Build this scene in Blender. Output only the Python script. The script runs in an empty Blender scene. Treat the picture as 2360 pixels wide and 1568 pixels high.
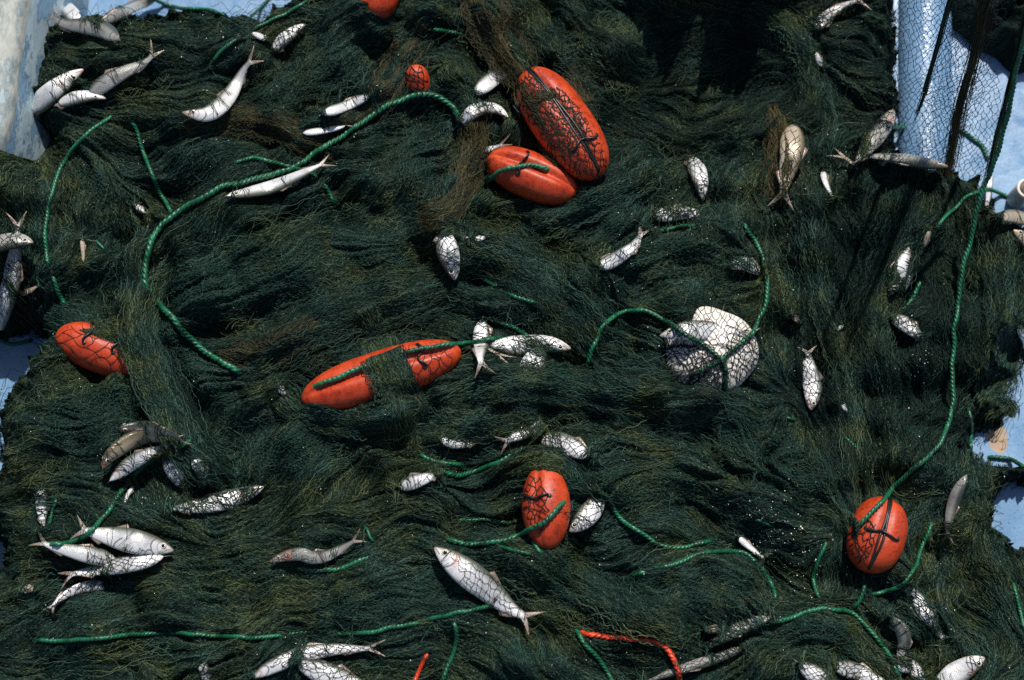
import bpy, bmesh, math, random
import numpy as np
from mathutils import Vector
from mathutils.bvhtree import BVHTree

random.seed(7)
rng = np.random.default_rng(11)
SC = bpy.context.scene
COL = SC.collection

# ------------------------------------------------------------------ camera
TILT = math.radians(14)
DIST = 2.3
FOC = 36 * DIST / 1.5
TGT = np.array([0.0, 0.0, 0.13])
CAMLOC = TGT + DIST * np.array([0, -math.sin(TILT), math.cos(TILT)])
cd = bpy.data.cameras.new('camera')
cam = bpy.data.objects.new('camera', cd)
COL.objects.link(cam)
cam.location = CAMLOC
cam.rotation_euler = (TILT, 0, 0)
cd.lens = FOC
cd.sensor_width = 36
cd.clip_start = 0.05
cd.clip_end = 60
cd.dof.use_dof = True
cd.dof.focus_distance = DIST - 0.03
cd.dof.aperture_fstop = 2.2
SC.camera = cam

# ------------------------------------------------------------------ light
SUN_EL, SUN_AZ = math.radians(54), math.radians(14)     # azimuth from the top of the picture, clockwise
sdir = Vector((math.sin(SUN_AZ) * math.cos(SUN_EL), math.cos(SUN_AZ) * math.cos(SUN_EL), math.sin(SUN_EL)))
w = bpy.data.worlds.new('World')
SC.world = w
w.use_nodes = True
nt = w.node_tree
sky = nt.nodes.new('ShaderNodeTexSky')
sky.sky_type = 'NISHITA'
sky.sun_disc = False
sky.sun_elevation = SUN_EL
sky.sun_rotation = SUN_AZ
bg = nt.nodes['Background']
bg.inputs['Strength'].default_value = 0.085
nt.links.new(sky.outputs[0], bg.inputs['Color'])
sl = bpy.data.lights.new('sun', 'SUN')
sl.energy = 4.8
sl.angle = math.radians(0.5)
sl.color = (1.0, 0.96, 0.9)
so = bpy.data.objects.new('sun', sl)
COL.objects.link(so)
so.rotation_euler = (-sdir).to_track_quat('-Z', 'Y').to_euler()
SC.view_settings.view_transform = 'Standard'
SC.view_settings.look = 'None'
SC.view_settings.gamma = 1
SC.view_settings.exposure = 0.0
SC.view_settings.use_curve_mapping = False
SC.cycles_curves.shape = 'THICK'
SC.cycles.use_denoising = False
SC.cycles.max_bounces = 6

# ------------------------------------------------------------------ picture <-> world (layout of the 2360 x 1568 plan)
PW, PH = 2360.0, 1568.0
ct, st = math.cos(TILT), math.sin(TILT)

def P(px, py, z):
    """World x, y of the plan point (px, py) at height z."""
    px = np.asarray(px, float); py = np.asarray(py, float); z = np.asarray(z, float)
    cx = (px / PW - .5) * 36 / FOC
    cy = (.5 - py / PH) * (36 * 680 / 1024) / FOC
    dx = cx; dy = cy * ct + st; dz = cy * st - ct
    t = (z - CAMLOC[2]) / dz
    return CAMLOC[0] + dx * t, CAMLOC[1] + dy * t

def Q(x, y, z):
    """Plan point of a world point."""
    rx = x - CAMLOC[0]; ry = y - CAMLOC[1]; rz = z - CAMLOC[2]
    a = rx; b = ry * ct + rz * st; c = ry * st - rz * ct
    return (a / c * FOC / 36 + .5) * PW, (.5 - b / c * FOC / (36 * 680 / 1024)) * PH

MM = 1e-3
PXM = 1.5 / PW            # metres per plan pixel

# ------------------------------------------------------------------ helpers
def tag(o, label=None, cat=None, group=None, kind=None):
    if label: o['label'] = label
    if cat: o['category'] = cat
    if group: o['group'] = group
    if kind: o['kind'] = kind
    return o

def empty(name, loc=(0, 0, 0)):
    o = bpy.data.objects.new(name, None)
    o.empty_display_size = .01
    o.location = loc
    COL.objects.link(o)
    return o

def mesh_obj(name, V, F, mat, parent=None, uv=None, smooth=True):
    me = bpy.data.meshes.new(name)
    V = np.asarray(V, float)
    if parent is not None:
        V = V - np.array(parent_loc(parent))
    me.from_pydata(V.tolist(), [], F if isinstance(F, list) else F.tolist())
    if uv is not None:
        l = me.uv_layers.new(name='UVMap')
        idx = np.empty(len(me.loops), np.int32)
        me.loops.foreach_get('vertex_index', idx)
        l.data.foreach_set('uv', np.asarray(uv, float)[idx].ravel())
    if smooth:
        me.polygons.foreach_set('use_smooth', np.ones(len(me.polygons), bool))
    me.materials.append(mat)
    me.update()
    o = bpy.data.objects.new(name, me)
    COL.objects.link(o)
    if parent is not None:
        o.parent = parent
    return o

def parent_loc(p):
    l = np.array(p.location)
    while p.parent is not None:
        p = p.parent
        l = l + np.array(p.location)
    return l

def hair_obj(name, PTS, RAD, mat, parent=None):
    """PTS: k x n x 3."""
    k, n, _ = PTS.shape
    cu = bpy.data.hair_curves.new(name)
    cu.add_curves([n] * k)
    pts = PTS - (parent_loc(parent) if parent is not None else 0)
    cu.attributes['position'].data.foreach_set('vector', pts.astype(np.float32).ravel())
    ra = cu.attributes.get('radius') or cu.attributes.new('radius', 'FLOAT', 'POINT')
    ra.data.foreach_set('value', np.broadcast_to(RAD, (k, n)).astype(np.float32).ravel())
    cu.materials.append(mat)
    o = bpy.data.objects.new(name, cu)
    COL.objects.link(o)
    if parent is not None:
        o.parent = parent
    return o

def catmull(pts, step):
    p = np.asarray(pts, float)
    if len(p) == 2:
        n = max(2, int(np.linalg.norm(p[1] - p[0]) / step) + 1)
        return p[0] + (p[1] - p[0]) * np.linspace(0, 1, n)[:, None]
    q = np.vstack([2 * p[0] - p[1], p, 2 * p[-1] - p[-2]])
    out = []
    for i in range(1, len(q) - 2):
        a, b, c, d = q[i - 1], q[i], q[i + 1], q[i + 2]
        n = max(2, int(np.linalg.norm(c - b) / step) + 1)
        t = np.linspace(0, 1, n, endpoint=False)[:, None]
        out.append(.5 * (2 * b + (c - a) * t + (2 * a - 5 * b + 4 * c - d) * t ** 2 + (3 * b - a - 3 * c + d) * t ** 3))
    out.append(p[-1:])
    o = np.vstack(out)
    # even spacing
    s = np.concatenate([[0], np.cumsum(np.linalg.norm(np.diff(o, axis=0), axis=1))])
    m = max(2, int(s[-1] / step) + 1)
    t = np.linspace(0, s[-1], m)
    return np.stack([np.interp(t, s, o[:, i]) for i in range(o.shape[1])], 1)

def smooth1(a, n):
    if n < 1: return a
    k = np.hanning(2 * n + 3)[1:-1]; k /= k.sum()
    return np.convolve(np.pad(a, n + 0, mode='edge'), k, 'valid')[:len(a)]

def maxf(a, n):
    b = np.pad(a, n, mode='edge')
    return np.max(np.stack([b[i:i + len(a)] for i in range(2 * n + 1)]), 0)

# ------------------------------------------------------------------ materials
def mat_new(name):
    m = bpy.data.materials.new(name)
    m.use_nodes = True
    return m, m.node_tree, m.node_tree.nodes, m.node_tree.nodes['Principled BSDF'], m.node_tree.links

def nd(ns, typ, **kw):
    n = ns.new(typ)
    for k, v in kw.items():
        if k.startswith('i_'):
            n.inputs[int(k[2:]) if k[2:].isdigit() else k[2:].replace('_', ' ')].default_value = v
        else:
            setattr(n, k, v)
    return n

def ramp(ns, stops, interp='LINEAR'):
    r = ns.new('ShaderNodeValToRGB')
    e = r.color_ramp.elements
    r.color_ramp.interpolation = interp
    e[0].position, e[0].color = stops[0][0], (*stops[0][1], 1)
    e[1].position, e[1].color = stops[-1][0], (*stops[-1][1], 1)
    for p, c in stops[1:-1]:
        x = e.new(p); x.color = (*c, 1)
    return r

def math_n(ns, ls, op, a, b=None, c=None, clamp=False):
    n = ns.new('ShaderNodeMath'); n.operation = op; n.use_clamp = clamp
    for i, v in enumerate((a, b, c)):
        if v is None: continue
        if isinstance(v, (int, float)): n.inputs[i].default_value = v
        else: ls.new(v, n.inputs[i])
    return n.outputs[0]

def mixc(ns, ls, fac, a, b, mode='MIX'):
    n = ns.new('ShaderNodeMix'); n.data_type = 'RGBA'; n.blend_type = mode
    if isinstance(fac, (int, float)): n.inputs[0].default_value = fac
    else: ls.new(fac, n.inputs[0])
    for i, v in ((6, a), (7, b)):
        if isinstance(v, tuple): n.inputs[i].default_value = (*v, 1)
        else: ls.new(v, n.inputs[i])
    return n.outputs[2]

def strand_mat(name, dark, mid, light, olive, omix=.5):
    m, t, ns, b, ls = mat_new(name)
    hi = ns.new('ShaderNodeHairInfo')
    r = ramp(ns, [(0, dark), (.55, mid), (.9, light), (1, tuple(1.5 * x for x in light))])
    ls.new(hi.outputs['Random'], r.inputs[0])
    g = ns.new('ShaderNodeNewGeometry')
    n1 = nd(ns, 'ShaderNodeTexNoise', i_Scale=9.0, i_Detail=5.0, i_Roughness=.6)
    ls.new(g.outputs['Position'], n1.inputs['Vector'])
    n3 = nd(ns, 'ShaderNodeTexNoise', i_Scale=34.0, i_Detail=3.0)
    ls.new(g.outputs['Position'], n3.inputs['Vector'])
    f = ramp(ns, [(.48, (0, 0, 0)), (.62, (1, 1, 1))])
    ls.new(math_n(ns, ls, 'ADD', math_n(ns, ls, 'MULTIPLY', n1.outputs[0], .7), math_n(ns, ls, 'MULTIPLY', n3.outputs[0], .33)), f.inputs[0])
    f2 = math_n(ns, ls, 'MULTIPLY', f.outputs[0], omix)
    c = mixc(ns, ls, f2, r.outputs[0], mixc(ns, ls, 1.0, r.outputs[0], olive, 'MULTIPLY'))
    ls.new(c, b.inputs['Base Color'])
    b.inputs['Roughness'].default_value = .6
    b.inputs['Specular IOR Level'].default_value = .14
    return m

M = {}
M['strand'] = strand_mat('net_twine', (.0016, .0075, .0060), (.0072, .0235, .0178), (.040, .086, .064), (2.5, 1.35, .7), .9)
M['olive'] = strand_mat('net_twine_olive', (.012, .016, .010), (.032, .034, .018), (.075, .072, .038), (1.4, 1.05, .7), .8)
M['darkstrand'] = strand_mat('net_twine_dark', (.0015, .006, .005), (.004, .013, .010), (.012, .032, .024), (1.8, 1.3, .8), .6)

def simple(name, col, rough=.5, spec=.5, bump=None, var=.0, scale=60):
    m, t, ns, b, ls = mat_new(name)
    b.inputs['Roughness'].default_value = rough
    b.inputs['Specular IOR Level'].default_value = spec
    tc = ns.new('ShaderNodeNewGeometry')
    n = nd(ns, 'ShaderNodeTexNoise', i_Scale=float(scale), i_Detail=6.0, i_Roughness=.65)
    ls.new(tc.outputs['Position'], n.inputs['Vector'])
    r = ramp(ns, [(.3, tuple(c * (1 - var) for c in col)), (.7, tuple(min(1, c * (1 + var)) for c in col))])
    ls.new(n.outputs[0], r.inputs[0])
    ls.new(r.outputs[0], b.inputs['Base Color'])
    if bump:
        bp = nd(ns, 'ShaderNodeBump', i_Strength=bump, i_Distance=.002)
        ls.new(n.outputs[0], bp.inputs['Height'])
        ls.new(bp.outputs[0], b.inputs['Normal'])
    return m

def mound_mat():
    m, t, ns, b, ls = mat_new('net_mat')
    g = ns.new('ShaderNodeNewGeometry')
    n1 = nd(ns, 'ShaderNodeTexNoise', i_Scale=420.0, i_Detail=3.0)
    n2 = nd(ns, 'ShaderNodeTexNoise', i_Scale=9.0, i_Detail=5.0, i_Roughness=.6)
    for n in (n1, n2): ls.new(g.outputs['Position'], n.inputs['Vector'])
    r = ramp(ns, [(.35, (.001, .004, .003)), (.7, (.006, .018, .014))])
    ls.new(n1.outputs[0], r.inputs[0])
    f = ramp(ns, [(.45, (0, 0, 0)), (.7, (.8, .8, .8))])
    ls.new(n2.outputs[0], f.inputs[0])
    c = mixc(ns, ls, f.outputs[0], r.outputs[0], mixc(ns, ls, 1.0, r.outputs[0], (2.2, 1.4, .8), 'MULTIPLY'))
    ls.new(c, b.inputs['Base Color'])
    b.inputs['Roughness'].default_value = .75
    b.inputs['Specular IOR Level'].default_value = .08
    bp = nd(ns, 'ShaderNodeBump', i_Strength=.6, i_Distance=.0015)
    ls.new(n1.outputs[0], bp.inputs['Height'])
    ls.new(bp.outputs[0], b.inputs['Normal'])
    return m
M['mound'] = mound_mat()

def rope_mat(name, a, c):
    m, t, ns, b, ls = mat_new(name)
    g = ns.new('ShaderNodeNewGeometry')
    n = nd(ns, 'ShaderNodeTexNoise', i_Scale=900.0, i_Detail=2.0)
    n2 = nd(ns, 'ShaderNodeTexNoise', i_Scale=25.0, i_Detail=3.0)
    for q in (n, n2): ls.new(g.outputs['Position'], q.inputs['Vector'])
    mx = math_n(ns, ls, 'ADD', math_n(ns, ls, 'MULTIPLY', n.outputs[0], .6), math_n(ns, ls, 'MULTIPLY', n2.outputs[0], .4))
    r = ramp(ns, [(.36, a), (.64, c)])
    ls.new(mx, r.inputs[0])
    n5 = nd(ns, 'ShaderNodeTexNoise', i_Scale=65.0, i_Detail=5.0, i_Roughness=.7)
    ls.new(g.outputs['Position'], n5.inputs['Vector'])
    dr = ramp(ns, [(.36, (.35, .33, .28)), (.52, (1, 1, 1)), (.7, (1.25, 1.15, 1.2))])
    ls.new(n5.outputs[0], dr.inputs[0])
    ls.new(mixc(ns, ls, 1.0, r.outputs[0], dr.outputs[0], 'MULTIPLY'), b.inputs['Base Color'])
    b.inputs['Roughness'].default_value = .38
    b.inputs['Specular IOR Level'].default_value = .5
    bp = nd(ns, 'ShaderNodeBump', i_Strength=.35, i_Distance=.0006)
    ls.new(n.outputs[0], bp.inputs['Height'])
    ls.new(bp.outputs[0], b.inputs['Normal'])
    return m
M['green'] = rope_mat('green_rope', (.003, .05, .02), (.014, .175, .08))
M['red'] = rope_mat('orange_rope', (.5, .03, .008), (.78, .075, .02))
M['black'] = rope_mat('dark_cord', (.004, .006, .006), (.012, .016, .014))
M['netline'] = simple('net_line', (.007, .012, .011), .6, .3)
M['netline_green'] = simple('net_line_green', (.022, .062, .046), .6, .2, var=.4, scale=40)
M['netline_olive'] = simple('net_line_olive', (.022, .024, .014), .6, .3)

def float_mat():
    m, t, ns, b, ls = mat_new('orange_float')
    g = ns.new('ShaderNodeNewGeometry')
    n = nd(ns, 'ShaderNodeTexNoise', i_Scale=35.0, i_Detail=6.0, i_Roughness=.7)
    n2 = nd(ns, 'ShaderNodeTexNoise', i_Scale=420.0, i_Detail=4.0, i_Roughness=.7)
    for q in (n, n2): ls.new(g.outputs['Position'], q.inputs['Vector'])
    r = ramp(ns, [(.32, (.36, .028, .006)), (.55, (.54, .054, .010)), (.75, (.64, .082, .017))])
    ls.new(n.outputs[0], r.inputs[0])
    s = ramp(ns, [(.30, (.12, .05, .03)), (.44, (1, 1, 1))])
    ls.new(n2.outputs[0], s.inputs[0])
    n3 = nd(ns, 'ShaderNodeTexNoise', i_Scale=120.0, i_Detail=6.0, i_Roughness=.75)
    ls.new(g.outputs['Position'], n3.inputs['Vector'])
    gr = ramp(ns, [(.34, (.35, .28, .24)), (.5, (1, 1, 1))])
    ls.new(n3.outputs[0], gr.inputs[0])
    sf = ramp(ns, [(.64, (0, 0, 0)), (.72, (.55, .55, .55))])
    ls.new(n3.outputs[0], sf.inputs[0])
    c_ = mixc(ns, ls, .8, r.outputs[0], s.outputs[0], 'MULTIPLY')
    c_ = mixc(ns, ls, .8, c_, gr.outputs[0], 'MULTIPLY')
    ls.new(mixc(ns, ls, sf.outputs[0], c_, (.66, .2, .1)), b.inputs['Base Color'])
    rr = ramp(ns, [(.3, (.3,) * 3), (.7, (.6,) * 3)])
    ls.new(n.outputs[0], rr.inputs[0])
    ls.new(rr.outputs[0], b.inputs['Roughness'])
    bp = nd(ns, 'ShaderNodeBump', i_Strength=.35, i_Distance=.0012)
    ls.new(n2.outputs[0], bp.inputs['Height'])
    ls.new(bp.outputs[0], b.inputs['Normal'])
    return m
M['float'] = float_mat()

def fish_mat(name, back, flank, belly):
    """u runs nose to tail, v belly to back; the colours are the fish's own pattern."""
    m, t, ns, b, ls = mat_new(name)
    uv = ns.new('ShaderNodeUVMap')
    sx = ns.new('ShaderNodeSeparateXYZ')
    ls.new(uv.outputs[0], sx.inputs[0])
    u, v = sx.outputs[0], sx.outputs[1]
    g = ns.new('ShaderNodeNewGeometry')
    n = nd(ns, 'ShaderNodeTexNoise', i_Scale=60.0, i_Detail=5.0, i_Roughness=.65)
    ls.new(g.outputs['Position'], n.inputs['Vector'])
    nf = nd(ns, 'ShaderNodeTexNoise', i_Scale=700.0, i_Detail=2.0)
    ls.new(g.outputs['Position'], nf.inputs['Vector'])
    vv = math_n(ns, ls, 'ADD', v, math_n(ns, ls, 'MULTIPLY', math_n(ns, ls, 'SUBTRACT', n.outputs[0], .5), .12))
    r = ramp(ns, [(0, belly), (.3, flank), (.62, flank), (.76, tuple(.5 * (p + q) for p, q in zip(flank, back))), (.88, back), (1, tuple(.6 * x for x in back))])
    ls.new(vv, r.inputs[0])
    col = r.outputs[0]
    # scales in offset rows
    cv = ns.new('ShaderNodeCombineXYZ')
    ls.new(math_n(ns, ls, 'MULTIPLY', u, 75.0), cv.inputs[0])
    ls.new(math_n(ns, ls, 'MULTIPLY', v, 17.0), cv.inputs[1])
    vo = nd(ns, 'ShaderNodeTexVoronoi', i_Scale=1.0, i_Randomness=.45)
    ls.new(cv.outputs[0], vo.inputs['Vector'])
    sc = ramp(ns, [(.25, (1, 1, 1)), (.75, (.74, .75, .74))])
    ls.new(vo.outputs['Distance'], sc.inputs[0])
    body = math_n(ns, ls, 'GREATER_THAN', u, .2)
    col = mixc(ns, ls, math_n(ns, ls, 'MULTIPLY', body, .8), col, mixc(ns, ls, 1.0, col, sc.outputs[0], 'MULTIPLY'))
    # missing scales, smudges
    sm = ramp(ns, [(.33, (.6, .55, .5)), (.48, (1, 1, 1))])
    ls.new(n.outputs[0], sm.inputs[0])
    col = mixc(ns, ls, .7, col, sm.outputs[0], 'MULTIPLY')
    gr = ramp(ns, [(.3, (.78, .78, .78)), (.6, (1, 1, 1))])
    ls.new(nf.outputs[0], gr.inputs[0])
    col = mixc(ns, ls, .8, col, gr.outputs[0], 'MULTIPLY')
    # head: yellowish grey plates, gill cover edge, mouth
    w2 = math_n(ns, ls, 'SUBTRACT', math_n(ns, ls, 'MULTIPLY', v, 2.0), 1.0)
    bow = math_n(ns, ls, 'MULTIPLY', math_n(ns, ls, 'MULTIPLY', w2, w2), .05)
    gd = math_n(ns, ls, 'ABSOLUTE', math_n(ns, ls, 'SUBTRACT', math_n(ns, ls, 'ADD', u, bow), .205))
    gill = math_n(ns, ls, 'LESS_THAN', gd, .006)
    gd2 = math_n(ns, ls, 'ABSOLUTE', math_n(ns, ls, 'SUBTRACT', math_n(ns, ls, 'ADD', u, bow), .15))
    gill2 = math_n(ns, ls, 'MULTIPLY', math_n(ns, ls, 'LESS_THAN', gd2, .004), .6)
    md = math_n(ns, ls, 'ABSOLUTE', math_n(ns, ls, 'SUBTRACT', v, math_n(ns, ls, 'SUBTRACT', .5, math_n(ns, ls, 'MULTIPLY', u, 3.0))))
    mouth = math_n(ns, ls, 'MULTIPLY', math_n(ns, ls, 'LESS_THAN', md, .05), math_n(ns, ls, 'LESS_THAN', u, .07))
    lines = math_n(ns, ls, 'MAXIMUM', math_n(ns, ls, 'MAXIMUM', gill, gill2), mouth)
    col = mixc(ns, ls, math_n(ns, ls, 'MULTIPLY', lines, .75), col, (.10, .07, .055))
    nose = ramp(ns, [(.0, (.42, .28, .2)), (.05, (1, .93, .86)), (.2, (1, 1, 1))])
    ls.new(u, nose.inputs[0])
    col = mixc(ns, ls, .8, col, nose.outputs[0], 'MULTIPLY')
    # blood blush near gill and nose
    nb = nd(ns, 'ShaderNodeTexNoise', i_Scale=28.0, i_Detail=3.0)
    ls.new(g.outputs['Position'], nb.inputs['Vector'])
    bl = ramp(ns, [(.56, (0, 0, 0)), (.68, (.65, .65, .65))])
    ls.new(nb.outputs[0], bl.inputs[0])
    hz = math_n(ns, ls, 'LESS_THAN', u, .24)
    col = mixc(ns, ls, math_n(ns, ls, 'MULTIPLY', bl.outputs[0], hz), col, (.55, .2, .12))
    # tail fin: brown rays
    wv = nd(ns, 'ShaderNodeTexWave', i_Scale=1.0, i_Distortion=1.5)
    wv.bands_direction = 'Y'
    cw = ns.new('ShaderNodeCombineXYZ')
    ls.new(math_n(ns, ls, 'MULTIPLY', v, 9.0), cw.inputs[1])
    ls.new(cw.outputs[0], wv.inputs['Vector'])
    fin = mixc(ns, ls, wv.outputs[1], (.13, .085, .06), (.42, .32, .25))
    tr = ramp(ns, [(.84, (0, 0, 0)), (.93, (1, 1, 1))])
    ls.new(u, tr.inputs[0])
    col = mixc(ns, ls, tr.outputs[0], col, fin)
    ls.new(col, b.inputs['Base Color'])
    b.inputs['Metallic'].default_value = .2
    b.inputs['Specular IOR Level'].default_value = .75
    rr = ramp(ns, [(.3, (.26,) * 3), (.7, (.44,) * 3)])
    ls.new(n.outputs[0], rr.inputs[0])
    ls.new(rr.outputs[0], b.inputs['Roughness'])
    hh = math_n(ns, ls, 'SUBTRACT', math_n(ns, ls, 'MULTIPLY', math_n(ns, ls, 'MULTIPLY', vo.outputs['Distance'], body), -.6), math_n(ns, ls, 'MULTIPLY', lines, 1.2))
    hh = math_n(ns, ls, 'ADD', hh, math_n(ns, ls, 'MULTIPLY', nf.outputs[0], .5))
    bp = nd(ns, 'ShaderNodeBump', i_Strength=.6, i_Distance=.0011)
    ls.new(hh, bp.inputs['Height'])
    ls.new(bp.outputs[0], b.inputs['Normal'])
    return m
M['fish'] = fish_mat('silver_fish', (.17, .18, .14), (.86, .85, .85), (.9, .88, .86))
M['fish_tan'] = fish_mat('tan_fish', (.2, .16, .09), (.5, .41, .3), (.56, .46, .34))
M['fish_dark'] = fish_mat('dark_backed_fish', (.085, .095, .08), (.42, .41, .38), (.66, .62, .57))
M['iris'] = simple('fish_iris', (.62, .6, .5), .2, .6, var=.25, scale=500)
M['pupil'] = simple('fish_pupil', (.006, .006, .007), .08, .6)
M['cream'] = simple('cream_float', (.72, .67, .60), .45, .4, bump=.7, var=.2, scale=55)
M['white'] = simple('white_plastic', (.72, .66, .6), .4, .4, var=.1)
M['scale'] = simple('fish_scale', (.8, .8, .78), .15, .8, var=.1)

def deck_mat(name, glint=0.):
    m, t, ns, b, ls = mat_new(name)
    g = ns.new('ShaderNodeNewGeometry')
    n = nd(ns, 'ShaderNodeTexNoise', i_Scale=7.0, i_Detail=8.0, i_Roughness=.65)
    n2 = nd(ns, 'ShaderNodeTexNoise', i_Scale=260.0, i_Detail=4.0)
    n3 = nd(ns, 'ShaderNodeTexNoise', i_Scale=30.0, i_Detail=4.0, i_Roughness=.6)
    for q in (n, n2, n3): ls.new(g.outputs['Position'], q.inputs['Vector'])
    r = ramp(ns, [(.3, (.12, .235, .39)), (.5, (.165, .30, .475)), (.72, (.22, .365, .53))])
    ls.new(n.outputs[0], r.inputs[0])
    sp = ramp(ns, [(.32, (.4, .45, .46)), (.44, (1, 1, 1))])
    ls.new(n2.outputs[0], sp.inputs[0])
    c = mixc(ns, ls, .6, r.outputs[0], sp.outputs[0], 'MULTIPLY')
    # bare wood where the paint has flaked off
    x, y = P(2300, 1012, 0.0)
    vd = nd(ns, 'ShaderNodeVectorMath', operation='SUBTRACT')
    ls.new(g.outputs['Position'], vd.inputs[0]); vd.inputs[1].default_value = (float(x), float(y), 0)
    vm = nd(ns, 'ShaderNodeVectorMath', operation='MULTIPLY')
    ls.new(vd.outputs[0], vm.inputs[0]); vm.inputs[1].default_value = (1.45, .82, 0)
    vl = nd(ns, 'ShaderNodeVectorMath', operation='LENGTH')
    ls.new(vm.outputs[0], vl.inputs[0])
    dd = math_n(ns, ls, 'ADD', vl.outputs['Value'], math_n(ns, ls, 'MULTIPLY', math_n(ns, ls, 'SUBTRACT', n3.outputs[0], .5), .035))
    chip = math_n(ns, ls, 'LESS_THAN', dd, .0215)
    wood = mixc(ns, ls, n3.outputs[0], (.3, .2, .12), (.5, .38, .26))
    c = mixc(ns, ls, chip, c, wood)
    ls.new(c, b.inputs['Base Color'])
    rr = ramp(ns, [(.35, (.16,) * 3), (.65, (.5,) * 3)])
    ls.new(n3.outputs[0], rr.inputs[0])
    ls.new(rr.outputs[0], b.inputs['Roughness'])
    bp = nd(ns, 'ShaderNodeBump', i_Strength=.5, i_Distance=.002)
    hh = math_n(ns, ls, 'SUBTRACT', math_n(ns, ls, 'MULTIPLY', n3.outputs[0], 1.0), math_n(ns, ls, 'MULTIPLY', chip, .8))
    if glint:
        n4 = nd(ns, 'ShaderNodeTexNoise', i_Scale=150.0, i_Detail=2.0)
        ls.new(g.outputs['Position'], n4.inputs['Vector'])
        hh = math_n(ns, ls, 'ADD', hh, math_n(ns, ls, 'MULTIPLY', n4.outputs[0], glint))
    ls.new(hh, bp.inputs['Height'])
    ls.new(bp.outputs[0], b.inputs['Normal'])
    return m
M['deck'] = deck_mat('blue_deck_paint')
M['wetdeck'] = deck_mat('wet_blue_paint', 1.6)

def hull_mat(name, base, worn, lo, hi):
    m, t, ns, b, ls = mat_new(name)
    g = ns.new('ShaderNodeNewGeometry')
    mp = nd(ns, 'ShaderNodeMapping'); mp.inputs['Scale'].default_value = (1, .45, 1)
    ls.new(g.outputs['Position'], mp.inputs[0])
    n = nd(ns, 'ShaderNodeTexNoise', i_Scale=26.0, i_Detail=8.0, i_Roughness=.68)
    n2 = nd(ns, 'ShaderNodeTexNoise', i_Scale=120.0, i_Detail=4.0)
    for q in (n, n2): ls.new(mp.outputs[0], q.inputs['Vector'])
    r = ramp(ns, [(lo, base), (lo + .02, tuple(x * .6 for x in base)), (hi, worn), (.8, tuple(.85 * x for x in worn))])
    ls.new(n.outputs[0], r.inputs[0])
    r2 = ramp(ns, [(.3, (.6, .6, .6)), (.6, (1, 1, 1))])
    ls.new(n2.outputs[0], r2.inputs[0])
    ls.new(mixc(ns, ls, .7, r.outputs[0], r2.outputs[0], 'MULTIPLY'), b.inputs['Base Color'])
    b.inputs['Roughness'].default_value = .6
    bp = nd(ns, 'ShaderNodeBump', i_Strength=.6, i_Distance=.003)
    ls.new(n.outputs[0], bp.inputs['Height'])
    ls.new(bp.outputs[0], b.inputs['Normal'])
    return m
M['hull'] = hull_mat('hull_side_paint', (.17, .30, .42), (.36, .47, .52), .46, .52)
M['rail'] = hull_mat('gunwale_paint', (.32, .4, .42), (.42, .43, .38), .4, .52)

# ------------------------------------------------------------------ height field of the net
X0, X1, Y0, Y1, ST = -1.0, 1.0, -.74, 1.04, .0022
xs = np.arange(X0, X1, ST); ys = np.arange(Y0, Y1, ST)
NX, NY = len(xs), len(ys)
GX, GY = np.meshgrid(xs, ys)                     # row = y

def bil(A, x, y):
    fx = np.clip((np.asarray(x) - X0) / ST, 0, NX - 1.001); fy = np.clip((np.asarray(y) - Y0) / ST, 0, NY - 1.001)
    i = fx.astype(int); j = fy.astype(int); a = fx - i; b = fy - j
    return (A[j, i] * (1 - a) + A[j, i + 1] * a) * (1 - b) + (A[j + 1, i] * (1 - a) + A[j + 1, i + 1] * a) * b

kx = np.fft.fftfreq(NX, ST)[None, :]; ky = np.fft.fftfreq(NY, ST)[:, None]
KK = np.sqrt(kx ** 2 + ky ** 2) + 1e-9
def band(l0, l1, seed):
    """Noise with wavelengths l0 .. l1 metres, unit deviation."""
    r = np.random.default_rng(seed)
    lam = 1 / KK
    filt = np.exp(-.5 * (np.log(lam / math.sqrt(l0 * l1)) / (math.log(l1 / l0) / 2 + .2)) ** 2)
    a = np.fft.ifft2(np.fft.fft2(r.standard_normal((NY, NX))) * filt / np.maximum(KK, .5) ** 1.0).real
    return (a - a.mean()) / a.std()

S2 = 2                                            # coarse grid for the plan fields
cGX, cGY = GX[::S2, ::S2], GY[::S2, ::S2]
qx, qy = Q(cGX, cGY, .13)
ex, ey = Q(cGX, cGY, .05)

def up(A):
    yy = (np.arange(NY) / S2); xx = (np.arange(NX) / S2)
    j = np.clip(yy.astype(int), 0, A.shape[0] - 2); i = np.clip(xx.astype(int), 0, A.shape[1] - 2)
    b = np.clip(yy - j, 0, 1)[:, None]; a = np.clip(xx - i, 0, 1)[None, :]
    return (A[j][:, i] * (1 - a) + A[j][:, i + 1] * a) * (1 - b) + (A[j + 1][:, i] * (1 - a) + A[j + 1][:, i + 1] * a) * b

def seg_dist(pts, px, py):
    best = np.full(px.shape, 1e9); tx = np.zeros(px.shape); ty = np.zeros(px.shape)
    for (x0, y0), (x1, y1) in zip(pts[:-1], pts[1:]):
        dx, dy = x1 - x0, y1 - y0; L2 = dx * dx + dy * dy + 1e-9
        t = np.clip(((px - x0) * dx + (py - y0) * dy) / L2, 0, 1)
        d = np.hypot(px - x0 - t * dx, py - y0 - t * dy)
        k = d < best
        best = np.where(k, d, best); L = math.sqrt(L2)
        tx = np.where(k, dx / L, tx); ty = np.where(k, dy / L, ty)
    return best, tx, ty

def inside(pts, px, py):
    r = np.zeros(px.shape, bool)
    for (x0, y0), (x1, y1) in zip(pts, pts[1:] + pts[:1]):
        c = ((y0 > py) != (y1 > py)) & (px < (x1 - x0) * (py - y0) / (y1 - y0 + 1e-12) + x0)
        r ^= c
    return r

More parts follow.
